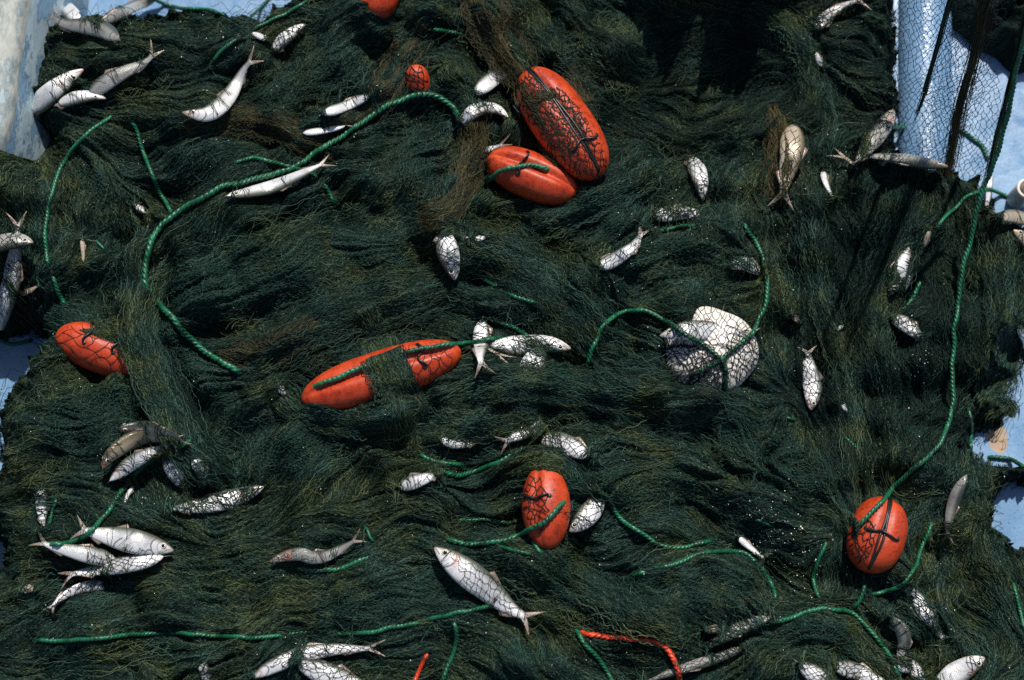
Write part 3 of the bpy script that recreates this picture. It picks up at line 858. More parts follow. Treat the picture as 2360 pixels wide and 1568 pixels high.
#  label, points head->tail, width, u0, u1, dorsal side (+1 left of heading), roll, lift mm, material, flags
#  flags: n netting lies over it, v veiled by strands, h net heaped over hidden ends
FISH = [
 ('bright white fish slanting up at the blue boat side, head up, red torn end down', [(193, 160), (160, 183), (120, 215), (80, 248), (52, 268)], 52, 0, .72, 1, -25, 10, 'fish', 'x'),
 ('small silver fish poking its dark eyed head out from under the bright white fish', [(244, 228), (215, 222), (180, 226), (140, 238)], 38, 0, .5, 1, 0, 8, 'fish', 'x'),
 ('slim fish with its tail raised towards the top, below the upper net edge', [(212, 212), (250, 185), (290, 163), (330, 145), (350, 128), (364, 102)], 40, .3, 1, 1, 20, 10, 'fish_dark', 'x'),
 ('plain silver fish bent in an S, lying clear above the olive fold', [(420, 259), (445, 262), (478, 262), (510, 240), (540, 200), (565, 155), (598, 122)], 45, 0, .96, 1, 12, 8, 'fish', ''),
 ('whole silver fish under the long green rope, forked tail up by the rope', [(519, 452), (567, 446), (634, 430), (700, 400), (744, 378), (768, 369)], 40, 0, 1, -1, 22, 8, 'fish', ''),
 ('long narrow silver flank showing under the olive fold, upper of the two slivers', [(748, 260), (790, 246), (848, 222)], 30, .25, .65, 1, 0, 5, 'fish', ''),
 ('thin pale sliver of fish just above the long green rope, lower of the two slivers', [(702, 306), (745, 300), (792, 290)], 19, .25, .65, 1, 0, 5, 'fish', 'x'),
 ('bright silver flank tucked under the net bundle above the large orange float', [(1098, 212), (1140, 178), (1190, 147)], 44, .3, .62, 1, 0, 3, 'fish', ''),
 ('curved netted fish beside the rope bend, head towards the large orange float', [(1171, 270), (1140, 252), (1100, 254), (1062, 284)], 38, .02, .55, 1, 0, 5, 'fish', 'n'),
 ('white fish tail stub pointing at the upper lobe of the tied orange float', [(1086, 334), (1115, 343), (1150, 336), (1180, 320)], 30, .6, .97, 1, 0, 3, 'fish', ''),
 ('tiny pale tail tip between the netted curved fish and the large float', [(1183, 240), (1204, 272)], 12, .7, .95, 1, 0, 2, 'fish', ''),
 ('curved pinkish white fish at the top edge near the blue rib, tail tip outward', [(1880, 66), (1915, 32), (1955, 10), (1985, 2), (2010, 8)], 42, .4, 1, -1, 15, 6, 'fish', 'n'),
 ('small pale patch of fish beside the curved pinkish fish at the top', [(1846, 52), (1866, 42)], 18, .3, .6, 1, 0, 2, 'fish', 'v'),
 ('blurred speckled bit of fish hanging in the shaded upper slope', [(1880, 122), (1888, 138), (1896, 155)], 18, .3, .7, 1, 0, 8, 'fish', ''),
 ('grey fish standing head up at the edge of the pile beside the blue rib', [(2060, 252), (2035, 290), (2005, 330), (1975, 368)], 48, 0, .8, -1, 0, 28, 'fish_dark', 'xn'),
 ('brown tail of a fish at the foot of the upright grey fish', [(1966, 378), (1940, 360), (1912, 350)], 30, .78, 1, 1, 0, 13, 'fish_tan', 'x'),
 ('long dark backed fish lying flat behind the lifted netting', [(2186, 385), (2130, 376), (2060, 366), (1990, 360)], 42, .05, .9, 1, 40, 12, 'fish_dark', ''),
 ('tan fish wrapped in honeycomb netting, hanging tail down below a green rope end', [(1830, 296), (1826, 350), (1812, 415), (1799, 482)], 66, .3, .98, 1, 0, 13, 'fish_tan', 'n'),
 ('narrow pinkish fish with a bluish tip below the honeycomb netted tan fish', [(1898, 396), (1905, 425), (1920, 455)], 20, .4, .9, 1, 10, 3, 'fish', ''),
 ('shiny fish head down on the dark slope above the olive hollow', [(1620, 463), (1616, 430), (1606, 395), (1594, 366)], 48, 0, .55, 1, 0, 6, 'fish', 'n'),
 ('greenish flank of fish veiled by net under the head down shiny fish', [(1508, 497), (1560, 490), (1614, 492)], 42, .3, .7, 1, 0, 3, 'fish', 'v'),
 ('silver fish sunk head down in the middle of the net, large eye low', [(1048, 646), (1040, 612), (1030, 580), (1026, 551)], 57, 0, .5, 1, 0, 7, 'fish', 'n'),
 ('small white scrap of fish just above the sunken middle fish', [(1094, 551), (1120, 547)], 14, .35, .7, 1, 0, 3, 'fish', ''),
 ('very small white scrap nearest the back of the sunken middle fish', [(1070, 549), (1082, 548)], 8, .4, .7, 1, 0, 3, 'fish', ''),
 ('rear half of a grey fish with raised forked tail beside a green rope end', [(1384, 613), (1425, 592), (1460, 565), (1478, 538), (1495, 512)], 46, .5, 1, 1, 0, 5, 'fish', 'n'),
 ('rear half of a fish hanging tail down beside the end of the large split float', [(1112, 748), (1110, 790), (1108, 830), (1118, 868)], 50, .45, 1, 1, 0, 13, 'fish', ''),
 ('plump white netted fish with red blushed head, beside the large split float', [(1316, 804), (1270, 797), (1200, 799), (1136, 796)], 54, 0, .72, 1, 0, 17, 'fish', 'xn'),
 ('brown forked tail crossing under the plump white netted fish', [(1120, 800), (1140, 812), (1165, 826), (1186, 834)], 24, .8, 1, 1, 0, 12, 'fish_tan', 'x'),
 ('pale fish body running down from under the plump white netted fish', [(1238, 824), (1225, 855), (1212, 888)], 62, .3, .6, 1, 0, 8, 'fish', 'n'),
 ('white fish lying across the round cream float under netting', [(1520, 774), (1590, 760), (1680, 764), (1748, 780)], 50, 0, 1, 1, 0, 30, 'fish', ''),
 ('grey fish crossing the picture edge, head inward, over an upright white fish', [(77, 560), (40, 556), (0, 562), (-60, 585)], 50, 0, .75, 1, 25, 26, 'fish_dark', ''),
 ('upright white fish at the picture edge, tail up, under the grey fish', [(2, 758), (12, 712), (26, 655), (34, 600), (42, 540), (38, 488)], 48, .1, 1, -1, 0, 14, 'fish', 'xn'),
 ('brown fish end sticking out beside the upright white edge fish', [(46, 678), (66, 670), (88, 659)], 20, .5, .9, 1, 0, 4, 'fish_tan', ''),
 ('thin upright brown sliver of fish on the dark net inside the rope loop', [(190, 552), (192, 578), (193, 602)], 13, .35, .8, 1, 0, 3, 'fish_tan', ''),
 ('pale fish hanging down the net edge below the bright white fish', [(66, 272), (78, 305), (92, 345)], 34, .2, .7, 1, 0, 14, 'fish', 'x'),
 ('pale fish leaning in from the top edge over the blue boat side', [(178, 50), (150, 15), (110, -40)], 42, .3, .8, 1, 0, 24, 'fish', 'x'),
 ('dark spotted fish along the upper net edge, tail at the blue boat side', [(272, 88), (235, 66), (190, 58), (150, 54), (112, 32)], 42, .12, 1, -1, 25, 19, 'fish_dark', 'x'),
 ('dark blurred fish slanting out of the top edge over the blue deck', [(232, 52), (290, 22), (362, -10)], 32, .1, .7, 1, 45, 10, 'fish_dark', ''),
 ('tiny pale fish head below the thin rope near the upper net edge', [(580, 76), (597, 82), (615, 92)], 18, .1, .6, 1, 0, 3, 'fish', ''),
 ('greenish netted fish beside the tiny pale head, snout up', [(704, 56), (680, 72), (655, 92), (630, 118)], 36, .0, .6, 1, 0, 7, 'fish', 'n'),
 ('fine silver fish with open mouth, uppermost of the lower cluster under the rope', [(400, 1269), (350, 1256), (280, 1240), (220, 1228), (168, 1216)], 58, 0, 1, -1, 0, 16, 'fish', ''),
 ('silver fish in the lower cluster with tail spread towards the edge, head hidden', [(262, 1290), (205, 1278), (150, 1266), (110, 1256), (74, 1238)], 42, .3, 1, -1, 10, 10, 'fish', 'x'),
 ('white fish with red tail root at the bottom of the lower cluster', [(368, 1285), (300, 1298), (230, 1312), (165, 1324), (136, 1342)], 42, .15, 1, -1, -20, 13, 'fish', 'xn'),
 ('small crescent fish lying alone below the lower cluster', [(244, 1352), (200, 1354), (160, 1368), (132, 1388), (116, 1406)], 28, .25, .93, 1, -30, 4, 'fish', 'n'),
 ('dark arched fish back, upper one of the bent pair above the coiled rope', [(268, 990), (310, 986), (360, 990), (400, 1004), (424, 1024)], 30, .05, .9, 1, 60, 17, 'fish_dark', 'x'),
 ('olive arched fish, lower one of the bent pair, curving round the rope', [(236, 1082), (252, 1052), (290, 1022), (335, 1006), (395, 1012)], 34, .05, .85, 1, 55, 11, 'fish_tan', 'x'),
 ('grey olive fish lying inside the arched pair with a white tail root', [(258, 1104), (295, 1072), (340, 1046), (378, 1030), (402, 1004)], 36, .1, 1, 1, 10, 13, 'fish', 'x'),
 ('netted white lump of fish just beyond the arched pair', [(392, 1062), (408, 1088), (426, 1114)], 46, .3, .6, 1, 0, 10, 'fish', 'n'),
 ('smaller netted white lump of fish above the veiled long fish', [(452, 1062), (462, 1080), (472, 1096)], 30, .3, .6, 1, 0, 9, 'fish', 'n'),
 ('long fish veiled green by the net, pointing up the slope to the central fold', [(608, 1122), (560, 1140), (490, 1160), (405, 1172)], 46, .05, .85, -1, 0, 5, 'fish', 'v'),
 ('veiled upright fish beside the short rope above the lower cluster', [(96, 1128), (98, 1165), (100, 1216)], 32, .2, .9, 1, 0, 4, 'fish', 'v'),
 ('thin silver sliver beside the coiled rope above the lower cluster', [(308, 1122), (296, 1140), (288, 1160)], 13, .4, .8, 1, 0, 2, 'fish', 'v'),
 ('slender brown bent fish with pale belly above the short loose rope', [(621, 1296), (650, 1284), (690, 1276), (722, 1284), (760, 1278), (800, 1256), (838, 1234)], 32, 0, 1, 1, 18, 8, 'fish_dark', ''),
 ('pale triangular piece of fish under the sagging short rope', [(924, 1120), (960, 1108), (1003, 1095)], 38, .35, .75, 1, 0, 3, 'fish', ''),
 ('largest whole silver fish, head under the rope, tail towards the orange rope', [(1001, 1262), (1060, 1306), (1120, 1352), (1172, 1398), (1208, 1420), (1238, 1440)], 66, 0, 1, 1, 0, 13, 'fish', 'n'),
 ('stubby silver fish with dark gill, beside the shaded upright float', [(1312, 1226), (1345, 1196), (1380, 1154)], 54, .05, .55, 1, 0, 7, 'fish', 'n'),
 ('white netted scrap of fish at the start of the row of three netted fish', [(1018, 1012), (1050, 1020), (1094, 1022)], 30, .3, .8, 1, 0, 7, 'fish', 'n'),
 ('netted silver fish with tail outward, middle of the row of three netted fish', [(1252, 984), (1225, 990), (1190, 1008), (1146, 1028)], 46, .4, 1, 1, 0, 5, 'fish', 'n'),
 ('broad netted silver flank beside the sagging rope, last of the row of three', [(1250, 1008), (1300, 1022), (1352, 1048)], 52, .25, .6, 1, 0, 6, 'fish', 'n'),
 ('upright fish with green and white flank on the shaded slope, tail up', [(1869, 946), (1874, 900), (1868, 850), (1862, 808)], 48, .05, .92, -1, 0, 6, 'fish', 'n'),
 ('dull striped fish slanting on the shaded slope above the netted oval fish', [(2052, 672), (2070, 625), (2092, 574)], 42, .2, .8, 1, 10, 13, 'fish', ''),
 ('thin brown sliver above the dull striped fish', [(2144, 532), (2134, 558), (2124, 586)], 14, .3, .8, 1, 0, 7, 'fish_tan', ''),
 ('oval netted pale fish below the end of a short rope on the shaded slope', [(2064, 734), (2090, 748), (2118, 774)], 42, .25, .7, 1, 0, 8, 'fish', 'n'),
 ('speckled thread of fish beside the dull striped fish', [(2102, 632), (2094, 652), (2084, 674)], 13, .3, .8, 1, 0, 7, 'fish', ''),
 ('fish head with ringed eye jutting out at the bottom corner', [(2270, 1517), (2235, 1536), (2200, 1560), (2160, 1590)], 58, 0, .6, 1, 0, 20, 'fish', ''),
 ('dark bent fish in a hook shape above the bottom edge', [(2054, 1425), (2076, 1446), (2086, 1480), (2072, 1520)], 28, .1, .75, 1, 55, 11, 'fish_dark', ''),
 ('grey fish tail spread at the bottom edge below the hooked fish', [(2070, 1534), (2100, 1535), (2122, 1556), (2140, 1592)], 46, .45, .95, 1, 0, 11, 'fish', 'x'),
 ('long thin dark fish with a glinting edge, hanging in shade near the blue deck', [(2229, 1094), (2205, 1140), (2188, 1200), (2182, 1254)], 26, .05, .95, 1, 50, 6, 'fish_dark', ''),
 ('veiled streak of silver fish running down the shaded lower slope', [(2104, 1358), (2130, 1405), (2174, 1472)], 38, .1, .9, 1, 0, 5, 'fish', 'v'),
 ('thin silver fish end by the glinting wet patch in the lower net', [(1702, 1238), (1725, 1258), (1758, 1285)], 19, .3, .9, 1, 0, 3, 'fish', ''),
 ('dark veiled fish lying under the curved rope on the low mound', [(1772, 1426), (1710, 1448), (1636, 1490)], 32, .1, .85, 1, 40, 7, 'fish_dark', 'v'),
 ('thin grey fish reaching the bottom edge beside the low mound', [(1708, 1496), (1640, 1522), (1560, 1548), (1490, 1572)], 26, .1, .9, 1, 45, 4, 'fish_dark', 'n'),
 ('netted white fish cut by the bottom edge, first under the low mound', [(1846, 1532), (1880, 1555), (1940, 1590)], 42, .2, .8, 1, 0, 4, 'fish', 'n'),
 ('netted white fish cut by the bottom edge, second under the low mound', [(1925, 1536), (1975, 1548), (2050, 1582)], 42, .2, .8, 1, 0, 4, 'fish', 'n'),
 ('silver arched fish near the bottom edge, long tail towards the centre', [(588, 1558), (640, 1530), (700, 1507), (780, 1496), (830, 1495), (890, 1494)], 38, .1, 1, 1, 0, 7, 'fish', 'n'),
 ('plump netted fish cut by the bottom edge below the arched silver fish', [(694, 1532), (760, 1554), (850, 1590)], 52, .2, .75, 1, 0, 6, 'fish', 'n'),
 ('pale stub of fish at the bottom edge below the long straight rope', [(466, 1528), (472, 1548), (480, 1580)], 25, .3, .7, 1, 0, 3, 'fish', 'n'),
 ('thin white upright fish on the blue deck under the tall rope', [(2284, 402), (2280, 440), (2274, 484)], 16, .2, .8, 1, 0, 14, 'fish', ''),
 ('pale fish with orange belly at the picture edge below the white pipe end', [(2300, 502), (2335, 498), (2390, 510)], 40, .1, .6, 1, 0, 22, 'fish_tan', ''),
 ('orange tinted fish head at the picture edge under the pale orange bellied fish', [(2335, 530), (2360, 548), (2400, 580)], 44, .02, .5, 1, 0, 12, 'fish_tan', ''),
 ('pale bit of fish at the picture edge above the blue deck', [(2350, 755), (2362, 780), (2372, 815)], 30, .3, .7, 1, 0, 8, 'fish', ''),
 ('tiny white fish tip at the foot of the shaded slope', [(1940, 930), (1949, 942), (1961, 957)], 14, .4, .9, 1, 0, 3, 'fish', ''),
 ('tiny pinkish bit of fish on the slope beside the round cream float', [(1828, 728), (1842, 742)], 16, .3, .7, 1, 0, 6, 'fish_tan', ''),
 ('tiny pale bit of fish on the shaded slope above the upright green flanked fish', [(1926, 762), (1940, 752)], 13, .3, .7, 1, 0, 6, 'fish', ''),
 ('small white fish tip at the buried end of the large split float', [(642, 893), (652, 903), (664, 917)], 18, .4, .85, 1, 0, 3, 'fish', 'n'),
 ('small greyish bit of fish on the net inside the two ropes', [(310, 470), (322, 480), (336, 492)], 15, .3, .7, 1, 0, 2, 'fish', 'v'),
 ('tiny white bit of fish above the dark arched fish back', [(350, 970), (382, 962)], 11, .35, .7, 1, 0, 3, 'fish', ''),
 ('small brown scrap of fish below the lower cluster near the edge', [(52, 1362), (66, 1357), (80, 1360)], 18, .3, .7, 1, 0, 2, 'fish_tan', 'v'),
 ('veiled pale hump of fish above the round cream float inside the rope', [(1684, 612), (1716, 606), (1752, 628)], 36, .25, .65, 1, 0, 4, 'fish', 'v'),
 ('veiled small piece of fish beside the dark fish on the low mound', [(1630, 1452), (1646, 1450), (1660, 1456)], 20, .3, .7, 1, 0, 2, 'fish_tan', 'v'),
 ('white stub of fish behind the tied orange float at its rope end', [(1097, 393), (1100, 402)], 12, .3, .6, 1, 0, 3, 'fish', ''),
]
for f in FISH:
    label, pts, wd, u0, u1 = f[:5]
    if 'x' in f[9]: continue
    a, b = np.array(pts[0], float), np.array(pts[1], float)
    if u0 > .08:
        q = a + (a - b) / np.linalg.norm(a - b) * (wd * .6 + 8)
        cover(q[0], q[1], wd * .5 + 6, 5 + wd * .1)
    a, b = np.array(pts[-1], float), np.array(pts[-2], float)
    if u1 < .9:
        q = a + (a - b) / np.linalg.norm(a - b) * (wd * .6 + 8)
        cover(q[0], q[1], wd * .5 + 6, 5 + wd * .1)
# heaped net over parts of the floats
for c in [(900, 868, 10, 0), (375, 850, 30, 22), (700, 910, 26, 18), (1255, 1086, 40, 26), (1215, 1150, 22, 14), (985, 240, 26, 12), (770, 970, 30, 16), (830, 974, 30, 16), (890, 968, 30, 16), (950, 975, 30, 8), (690, 950, 30, 18), (1195, 160, 38, 24), (1300, 160, 34, 14), (1345, 470, 24, 10), (870, 62, 36, 12),
          (1500, 850, 40, 26), (1535, 905, 40, 30), (1620, 925, 44, 30), (1700, 900, 34, 22), (1500, 780, 30, 20), (1760, 870, 34, 20), (1600, 930, 60, 18), (1560, 700, 40, 12), (1945, 1190, 34, 16), (2070, 1150, 30, 12)]:
    if c[3]: cover(*c)
edge = np.clip(rr_ * 3, 0, 1)
HTOP = np.where(dist > 0, HF + COVER * edge, -.012)
HSM = np.where(dist > 0, HS + COVER * edge, -.012)

net = tag(empty('fishing_net', (0, 0, 0)), 'huge dark green heap of fine fishing net filling the boat, full of fish', 'fishing net')

# the matted body of the net
keep = HTOP > -.011
idx = -np.ones((NY, NX), int)
fk = keep[:-1, :-1] | keep[1:, :-1] | keep[:-1, 1:] | keep[1:, 1:]
vk = np.zeros((NY, NX), bool)
vk[:-1, :-1] |= fk; vk[1:, :-1] |= fk; vk[:-1, 1:] |= fk; vk[1:, 1:] |= fk
idx[vk] = np.arange(vk.sum())
V = np.stack([GX[vk], GY[vk], HTOP[vk]], 1)
a = idx[:-1, :-1][fk]; b = idx[:-1, 1:][fk]; c = idx[1:, 1:][fk]; d = idx[1:, :-1][fk]
FQ = np.stack([a, b, c, d], 1)
me = bpy.data.meshes.new('matted_net')
me.vertices.add(len(V)); me.vertices.foreach_set('co', V.astype(np.float32).ravel())
me.loops.add(FQ.size); me.loops.foreach_set('vertex_index', FQ.astype(np.int32).ravel())
me.polygons.add(len(FQ)); me.polygons.foreach_set('loop_start', np.arange(0, FQ.size, 4, dtype=np.int32))
me.polygons.foreach_set('use_smooth', np.ones(len(FQ), bool))
me.update(calc_edges=True); me.validate()
me.materials.append(M['mound'])
mo = bpy.data.objects.new('matted_net', me); COL.objects.link(mo); mo.parent = net

for f in FISH:
    label, pts, wd, u0, u1, side, roll, lift, mt, fl = f
    make_fish(label, pts, wd, u0, u1, side, roll, lift, mat=mt, flags=fl)

# ------------------------------------------------------------------ floats
def tube(pl, r, n=6, closed_ends=True):
    pl = np.asarray(pl, float); m = len(pl)
    t = np.gradient(pl, axis=0); t /= np.maximum(np.linalg.norm(t, axis=1), 1e-9)[:, None]
    ref = np.where(np.abs(t[:, 2:3]) > .9, np.array([[1., 0, 0]]), np.array([[0, 0, 1.]]))
    s = np.cross(t, ref); s /= np.linalg.norm(s, axis=1)[:, None]
    q = np.cross(s, t)
    ph = np.arange(n) / n * 2 * math.pi
    r = np.broadcast_to(r, (m,))
    V = (pl[:, None] + r[:, None, None] * (np.cos(ph)[None, :, None] * s[:, None] + np.sin(ph)[None, :, None] * q[:, None])).reshape(-1, 3)
    i = np.arange(m - 1)[:, None] * n; j = np.arange(n)[None, :]; j2 = (j + 1) % n
    F = np.stack([i + j, i + j2, i + n + j2, i + n + j], -1).reshape(-1, 4)
    Fl = F.tolist()
    if closed_ends:
        Fl.append(list(range(n))[::-1]); Fl.append([(m - 1) * n + k for k in range(n)])
    return V, Fl

def make_float(label, p0, p1, w, lift=0, groove=90, gd=.16, dz=(0, 0), lash=(.27, .73), cord=False, pw=2.6, flags='n', taper=0., mat='float'):
    p = np.array([p0, p1], float)
    mid = p.mean(0)
    r = w * PXM / 2
    x, y, z = on_pile(np.array([p[0, 0], mid[0], p[1, 0]]), np.array([p[0, 1], mid[1], p[1, 1]]), r * .45 + lift * MM)
    z = np.full(3, z.mean()) + np.array([dz[0], (dz[0] + dz[1]) / 2, dz[1]]) * MM
    x, y = P(np.array([p[0, 0], mid[0], p[1, 0]]), np.array([p[0, 1], mid[1], p[1, 1]]), z)
    A = np.array([x[0], y[0], z[0]]); B = np.array([x[2], y[2], z[2]])
    t = (B - A); L = np.linalg.norm(t); t /= L
    s = np.cross(t, [0, 0, 1.]); s /= np.linalg.norm(s); n = np.cross(s, t)
    NS, NR = 48, 64
    q = np.linspace(0, 1, NS)
    u = .5 - .5 * np.cos(q * math.pi)
    g = math.radians(groove)
    def surf(u_, ph, k=1.0):
        e = max(0., 1 - abs(2 * u_ - 1) ** pw) ** (1 / 2.0)
        rr = r * e * (1 + taper * (2 * u_ - 1))
        da = (ph - g + math.pi) % (2 * math.pi) - math.pi
        rr *= 1 - gd * math.exp(-(da / .2) ** 2) * min(1, e * 1.3)
        return A + t * L * u_ + (s * math.cos(ph) + n * math.sin(ph)) * rr * k
    V = np.array([surf(u_, a_) for u_ in u for a_ in np.linspace(0, 2 * math.pi, NR, endpoint=False)])
    F = [(i * NR + j, i * NR + (j + 1) % NR, (i + 1) * NR + (j + 1) % NR, (i + 1) * NR + j) for i in range(NS - 1) for j in range(NR)]
    root = tag(empty('net_float', tuple(A * .5 + B * .5 - np.array([0, 0, r]))), label, 'float', 'orange net floats')
    mesh_obj('float_body', V, F, M[mat], root)
    solid(V, F)
    for lu in lash:
        aa = np.linspace(g - .62, g + .62, 15)
        pl = [surf(lu + .02 * math.sin(7 * q_), q_, 1.0) + (surf(lu, q_, 1.0) - (A + t * L * lu)) / r * (.0014 + .003 * math.cos((q_ - g) / .62 * math.pi / 2)) for q_ in aa]
        pl[0] = surf(lu, aa[0], .94); pl[-1] = surf(lu, aa[-1], .94)
        VV, FF = tube(pl, .0017, 6)
        mesh_obj('lashing_cord', VV, FF, M['black'], root)
        for q_ in (aa[0], aa[-1]):
            c = surf(lu, q_, 1.0); ax = c - (A + t * L * lu)
            disc_dome('cord_hole', c, ax / np.linalg.norm(ax), t, .0034, .0012, M['black'], root)
    if cord:
        for off in (-.05, .07):
            uu = np.linspace(.02, .98, 40)
            pl = np.array([surf(u_, g + off + .03 * math.sin(u_ * 9 + off * 30), 1.0) for u_ in uu])
            pl[:, 2] += .0008
            VV, FF = tube(pl, .0020, 6)
            mesh_obj('groove_cord', VV, FF, M['black'], root)
    return root

FL = [
 make_float('orange float cut off by the top edge, its lower end over the net', (892, -80), (858, 44), 100, lift=16, groove=60, lash=(), gd=.1),
 make_float('small end of an orange float poking out above the long rope bend', (958, 150), (968, 250), 64, lift=6, dz=(4, -44), lash=(), gd=.05),
 make_float('largest orange float, upright and wrapped in tangled dark netting', (1212, 164), (1382, 408), 138, lift=14, groove=92, cord=True, lash=(.76,), gd=.14, pw=2.8),
 make_float('glossy orange float split by a green rope, tied below the largest float', (1124, 364), (1330, 448), 110, lift=5, groove=97, lash=(.38,), gd=.26),
 make_float('orange float lying half under net folds beside the rope loop at the edge', (130, 770), (385, 856), 112, lift=-12, dz=(0, -14), groove=118, gd=.1, lash=(.3, .56)),
 make_float('long orange float with a green rope along it and a net strap across its middle', (696, 924), (1062, 808), 112, lift=8, dz=(-4, 0), groove=98, gd=.2, lash=(.76,)),
 make_float('scuffed orange float standing upright in shade beside a stubby silver fish', (1255, 1068), (1262, 1268), 108, lift=2, dz=(-4, -4), groove=62, gd=.14, lash=(.42,), pw=1.9),
 make_float('bright orange float with black cords crossing it on the lower shaded slope', (2046, 1150), (1996, 1318), 128, lift=9, dz=(-10, 0), groove=90, cord=True, gd=.12, lash=(.55,), pw=2.5),
]

# round cream float
x, y, z = on_pile(1632., 812., .006)
wf = tag(empty('round_float', (float(x), float(y), float(z) - .03)), 'big round cream float under loose open netting with a white fish across it', 'float')
N1, N2 = 40, 64
V = []
for i in range(N1 + 1):
    a_ = math.pi * i / N1
    for j in range(N2):
        b_ = 2 * math.pi * j / N2
        lu = 1 + .02 * math.sin(3 * b_ + 1) + .014 * math.sin(7 * b_ + 2 * a_) + .01 * math.sin(5 * a_ + 4 * b_)
        V.append((x + .072 * lu * math.sin(a_) ** .8 * math.cos(b_), y + .068 * lu * math.sin(a_) ** .8 * math.sin(b_), z + .045 * lu * math.cos(a_)))
F = [(i * N2 + j, (i + 1) * N2 + j, (i + 1) * N2 + (j + 1) % N2, i * N2 + (j + 1) % N2) for i in range(N1) for j in range(N2)]
mesh_obj('float_shell', np.array(V), F, M['cream'], wf)
solid(V, F)

# white ring at the far edge
x, y = P(2366., 436., .05)
pr = tag(empty('pipe', (float(x), float(y), 0)), 'end of a white plastic pipe standing on the blue deck at the edge', 'pipe')
V = []; F = []
prof = [(.0165, .0), (.0165, .052), (.0155, .055), (.0125, .055), (.0115, .052), (.0115, .0)]
for i in range(40):
    q_ = i / 40 * 2 * math.pi
    for rr, zz in prof:
        V.append((x + rr * math.cos(q_), y + rr * math.sin(q_), zz))
K = len(prof)
F = [(i * K + j, ((i + 1) % 40) * K + j, ((i + 1) % 40) * K + j + 1, i * K + j + 1) for i in range(40) for j in range(K - 1)]
mesh_obj('pipe_wall', np.array(V), F, M['white'], pr)

# ------------------------------------------------------------------ what lies on top: ray-cast for draping
vs, fs, o_ = [], [], 0
for V_, F_ in SOLIDS:
    vs.append(np.asarray(V_)); fs += [tuple(i + o_ for i in f_) for f_ in F_]; o_ += len(V_)
BVH = BVHTree.FromPolygons([tuple(v) for v in np.vstack(vs).tolist()], fs)
BVH_BARE = BVH

def top(x, y, A=None):
    A = HTOP if A is None else A
    x = np.asarray(x, float).ravel(); y = np.asarray(y, float).ravel()
    z = np.maximum(bil(A, x, y), 0)
    dn = Vector((0, 0, -1))
    for i in range(len(x)):
        h = BVH.ray_cast(Vector((x[i], y[i], .6)), dn, .62)
        if h[0] is not None and h[0].z > z[i]: z[i] = h[0].z
    return z

# ------------------------------------------------------------------ ropes
ROPEGROUP = 'ropes lying over the net'
def rope_mesh(C, R, pitch):
    m = len(C)
    t = np.gradient(C, axis=0); t /= np.maximum(np.linalg.norm(t, axis=1), 1e-9)[:, None]
    ref = np.array([0, 0, 1.])
    s = np.cross(t, ref); s /= np.maximum(np.linalg.norm(s, axis=1), 1e-6)[:, None]
    q = np.cross(s, t)
    L = np.concatenate([[0], np.cumsum(np.linalg.norm(np.diff(C, axis=0), axis=1))])
    n = 21
    ph = np.arange(n) / n * 2 * math.pi
    a_, d_ = .53 * R, .5 * R
    tw = L / pitch * 2 * math.pi + smooth1(rng.normal(0, 1, m), 20) * .8
    al = (ph[None, :] - tw[:, None] + math.pi / 3) % (2 * math.pi / 3) - math.pi / 3
    rad = d_ * np.cos(al) + np.sqrt(np.maximum(a_ ** 2 - (d_ * np.sin(al)) ** 2, 0))
    V = (C[:, None] + rad[:, :, None] * (np.cos(ph)[None, :, None] * s[:, None] + np.sin(ph)[None, :, None] * q[:, None])).reshape(-1, 3)
    i = np.arange(m - 1)[:, None] * n; j = np.arange(n)[None, :]; j2 = (j + 1) % n
    F = np.stack([i + j, i + j2, i + n + j2, i + n + j], -1).reshape(-1, 4).tolist()
    F.append(list(range(n))[::-1]); F.append([(m - 1) * n + k for k in range(n)])
    return V, F

def make_rope(label, pts, wpx=13, lift=.55, ends='dd', mat='green', zz=None, dips=(), soft=8):
    """ends: d dives into the net, o runs out of the picture or lies open."""
    R = wpx * PXM / 2 * .90
    lift += .34
    p = catmull(pts, 3.0)
    m = len(p)
    if m > 30: p = p + np.stack([smooth1(rng.normal(0, 1, m), 9), smooth1(rng.normal(0, 1, m), 9)], 1) * 4.5
    if zz is not None:
        z = np.interp(np.linspace(0, 1, m), np.linspace(0, 1, len(zz)), zz)
        x, y = P(p[:, 0], p[:, 1], z)
        za = z
        for _ in range(4):
            z = np.maximum(za, smooth1(maxf(top(x, y, HTOP), 2), 8) + R * 1.9)
            x, y = P(p[:, 0], p[:, 1], z)
    else:
        x, y, z = on_pile(p[:, 0], p[:, 1], R, HSM)
        for _ in range(3):
            zt = top(x, y, HTOP)
            z2 = smooth1(maxf(zt, 3), soft) + R * lift
            z = .4 * z + .6 * z2
            x, y = P(p[:, 0], p[:, 1], z)
        z = smooth1(maxf(top(x, y, HTOP), 3), soft) + R * lift
        s = np.arange(m) * 3.0
        if ends[0] == 'd': z = z - .013 * np.clip(1 - s / 20, 0, 1) ** 1.4
        if ends[1] == 'd': z = z - .013 * np.clip(1 - (s[-1] - s) / 20, 0, 1) ** 1.4
        for dx, dy, dr in dips:
            z = z - .016 * np.exp(-((p[:, 0] - dx) ** 2 + (p[:, 1] - dy) ** 2) / dr ** 2)
        x, y = P(p[:, 0], p[:, 1], z)
    C = np.stack([x, y, z], 1)
    C = catmull(C, .0016) if len(C) > 2 else C
    V, F = rope_mesh(C, R, R * 2 * 2.75)
    c = C[len(C) // 2]
    o = mesh_obj('rope', V - 0, F, M[mat])
    off = Vector(tuple(c))
    o.data.transform(__import__('mathutils').Matrix.Translation(-off)); o.location = off
    tag(o, label, 'rope', ROPEGROUP)
    solid(V, F)
    ROPES.append((V, F))
    return o
ROPES = []
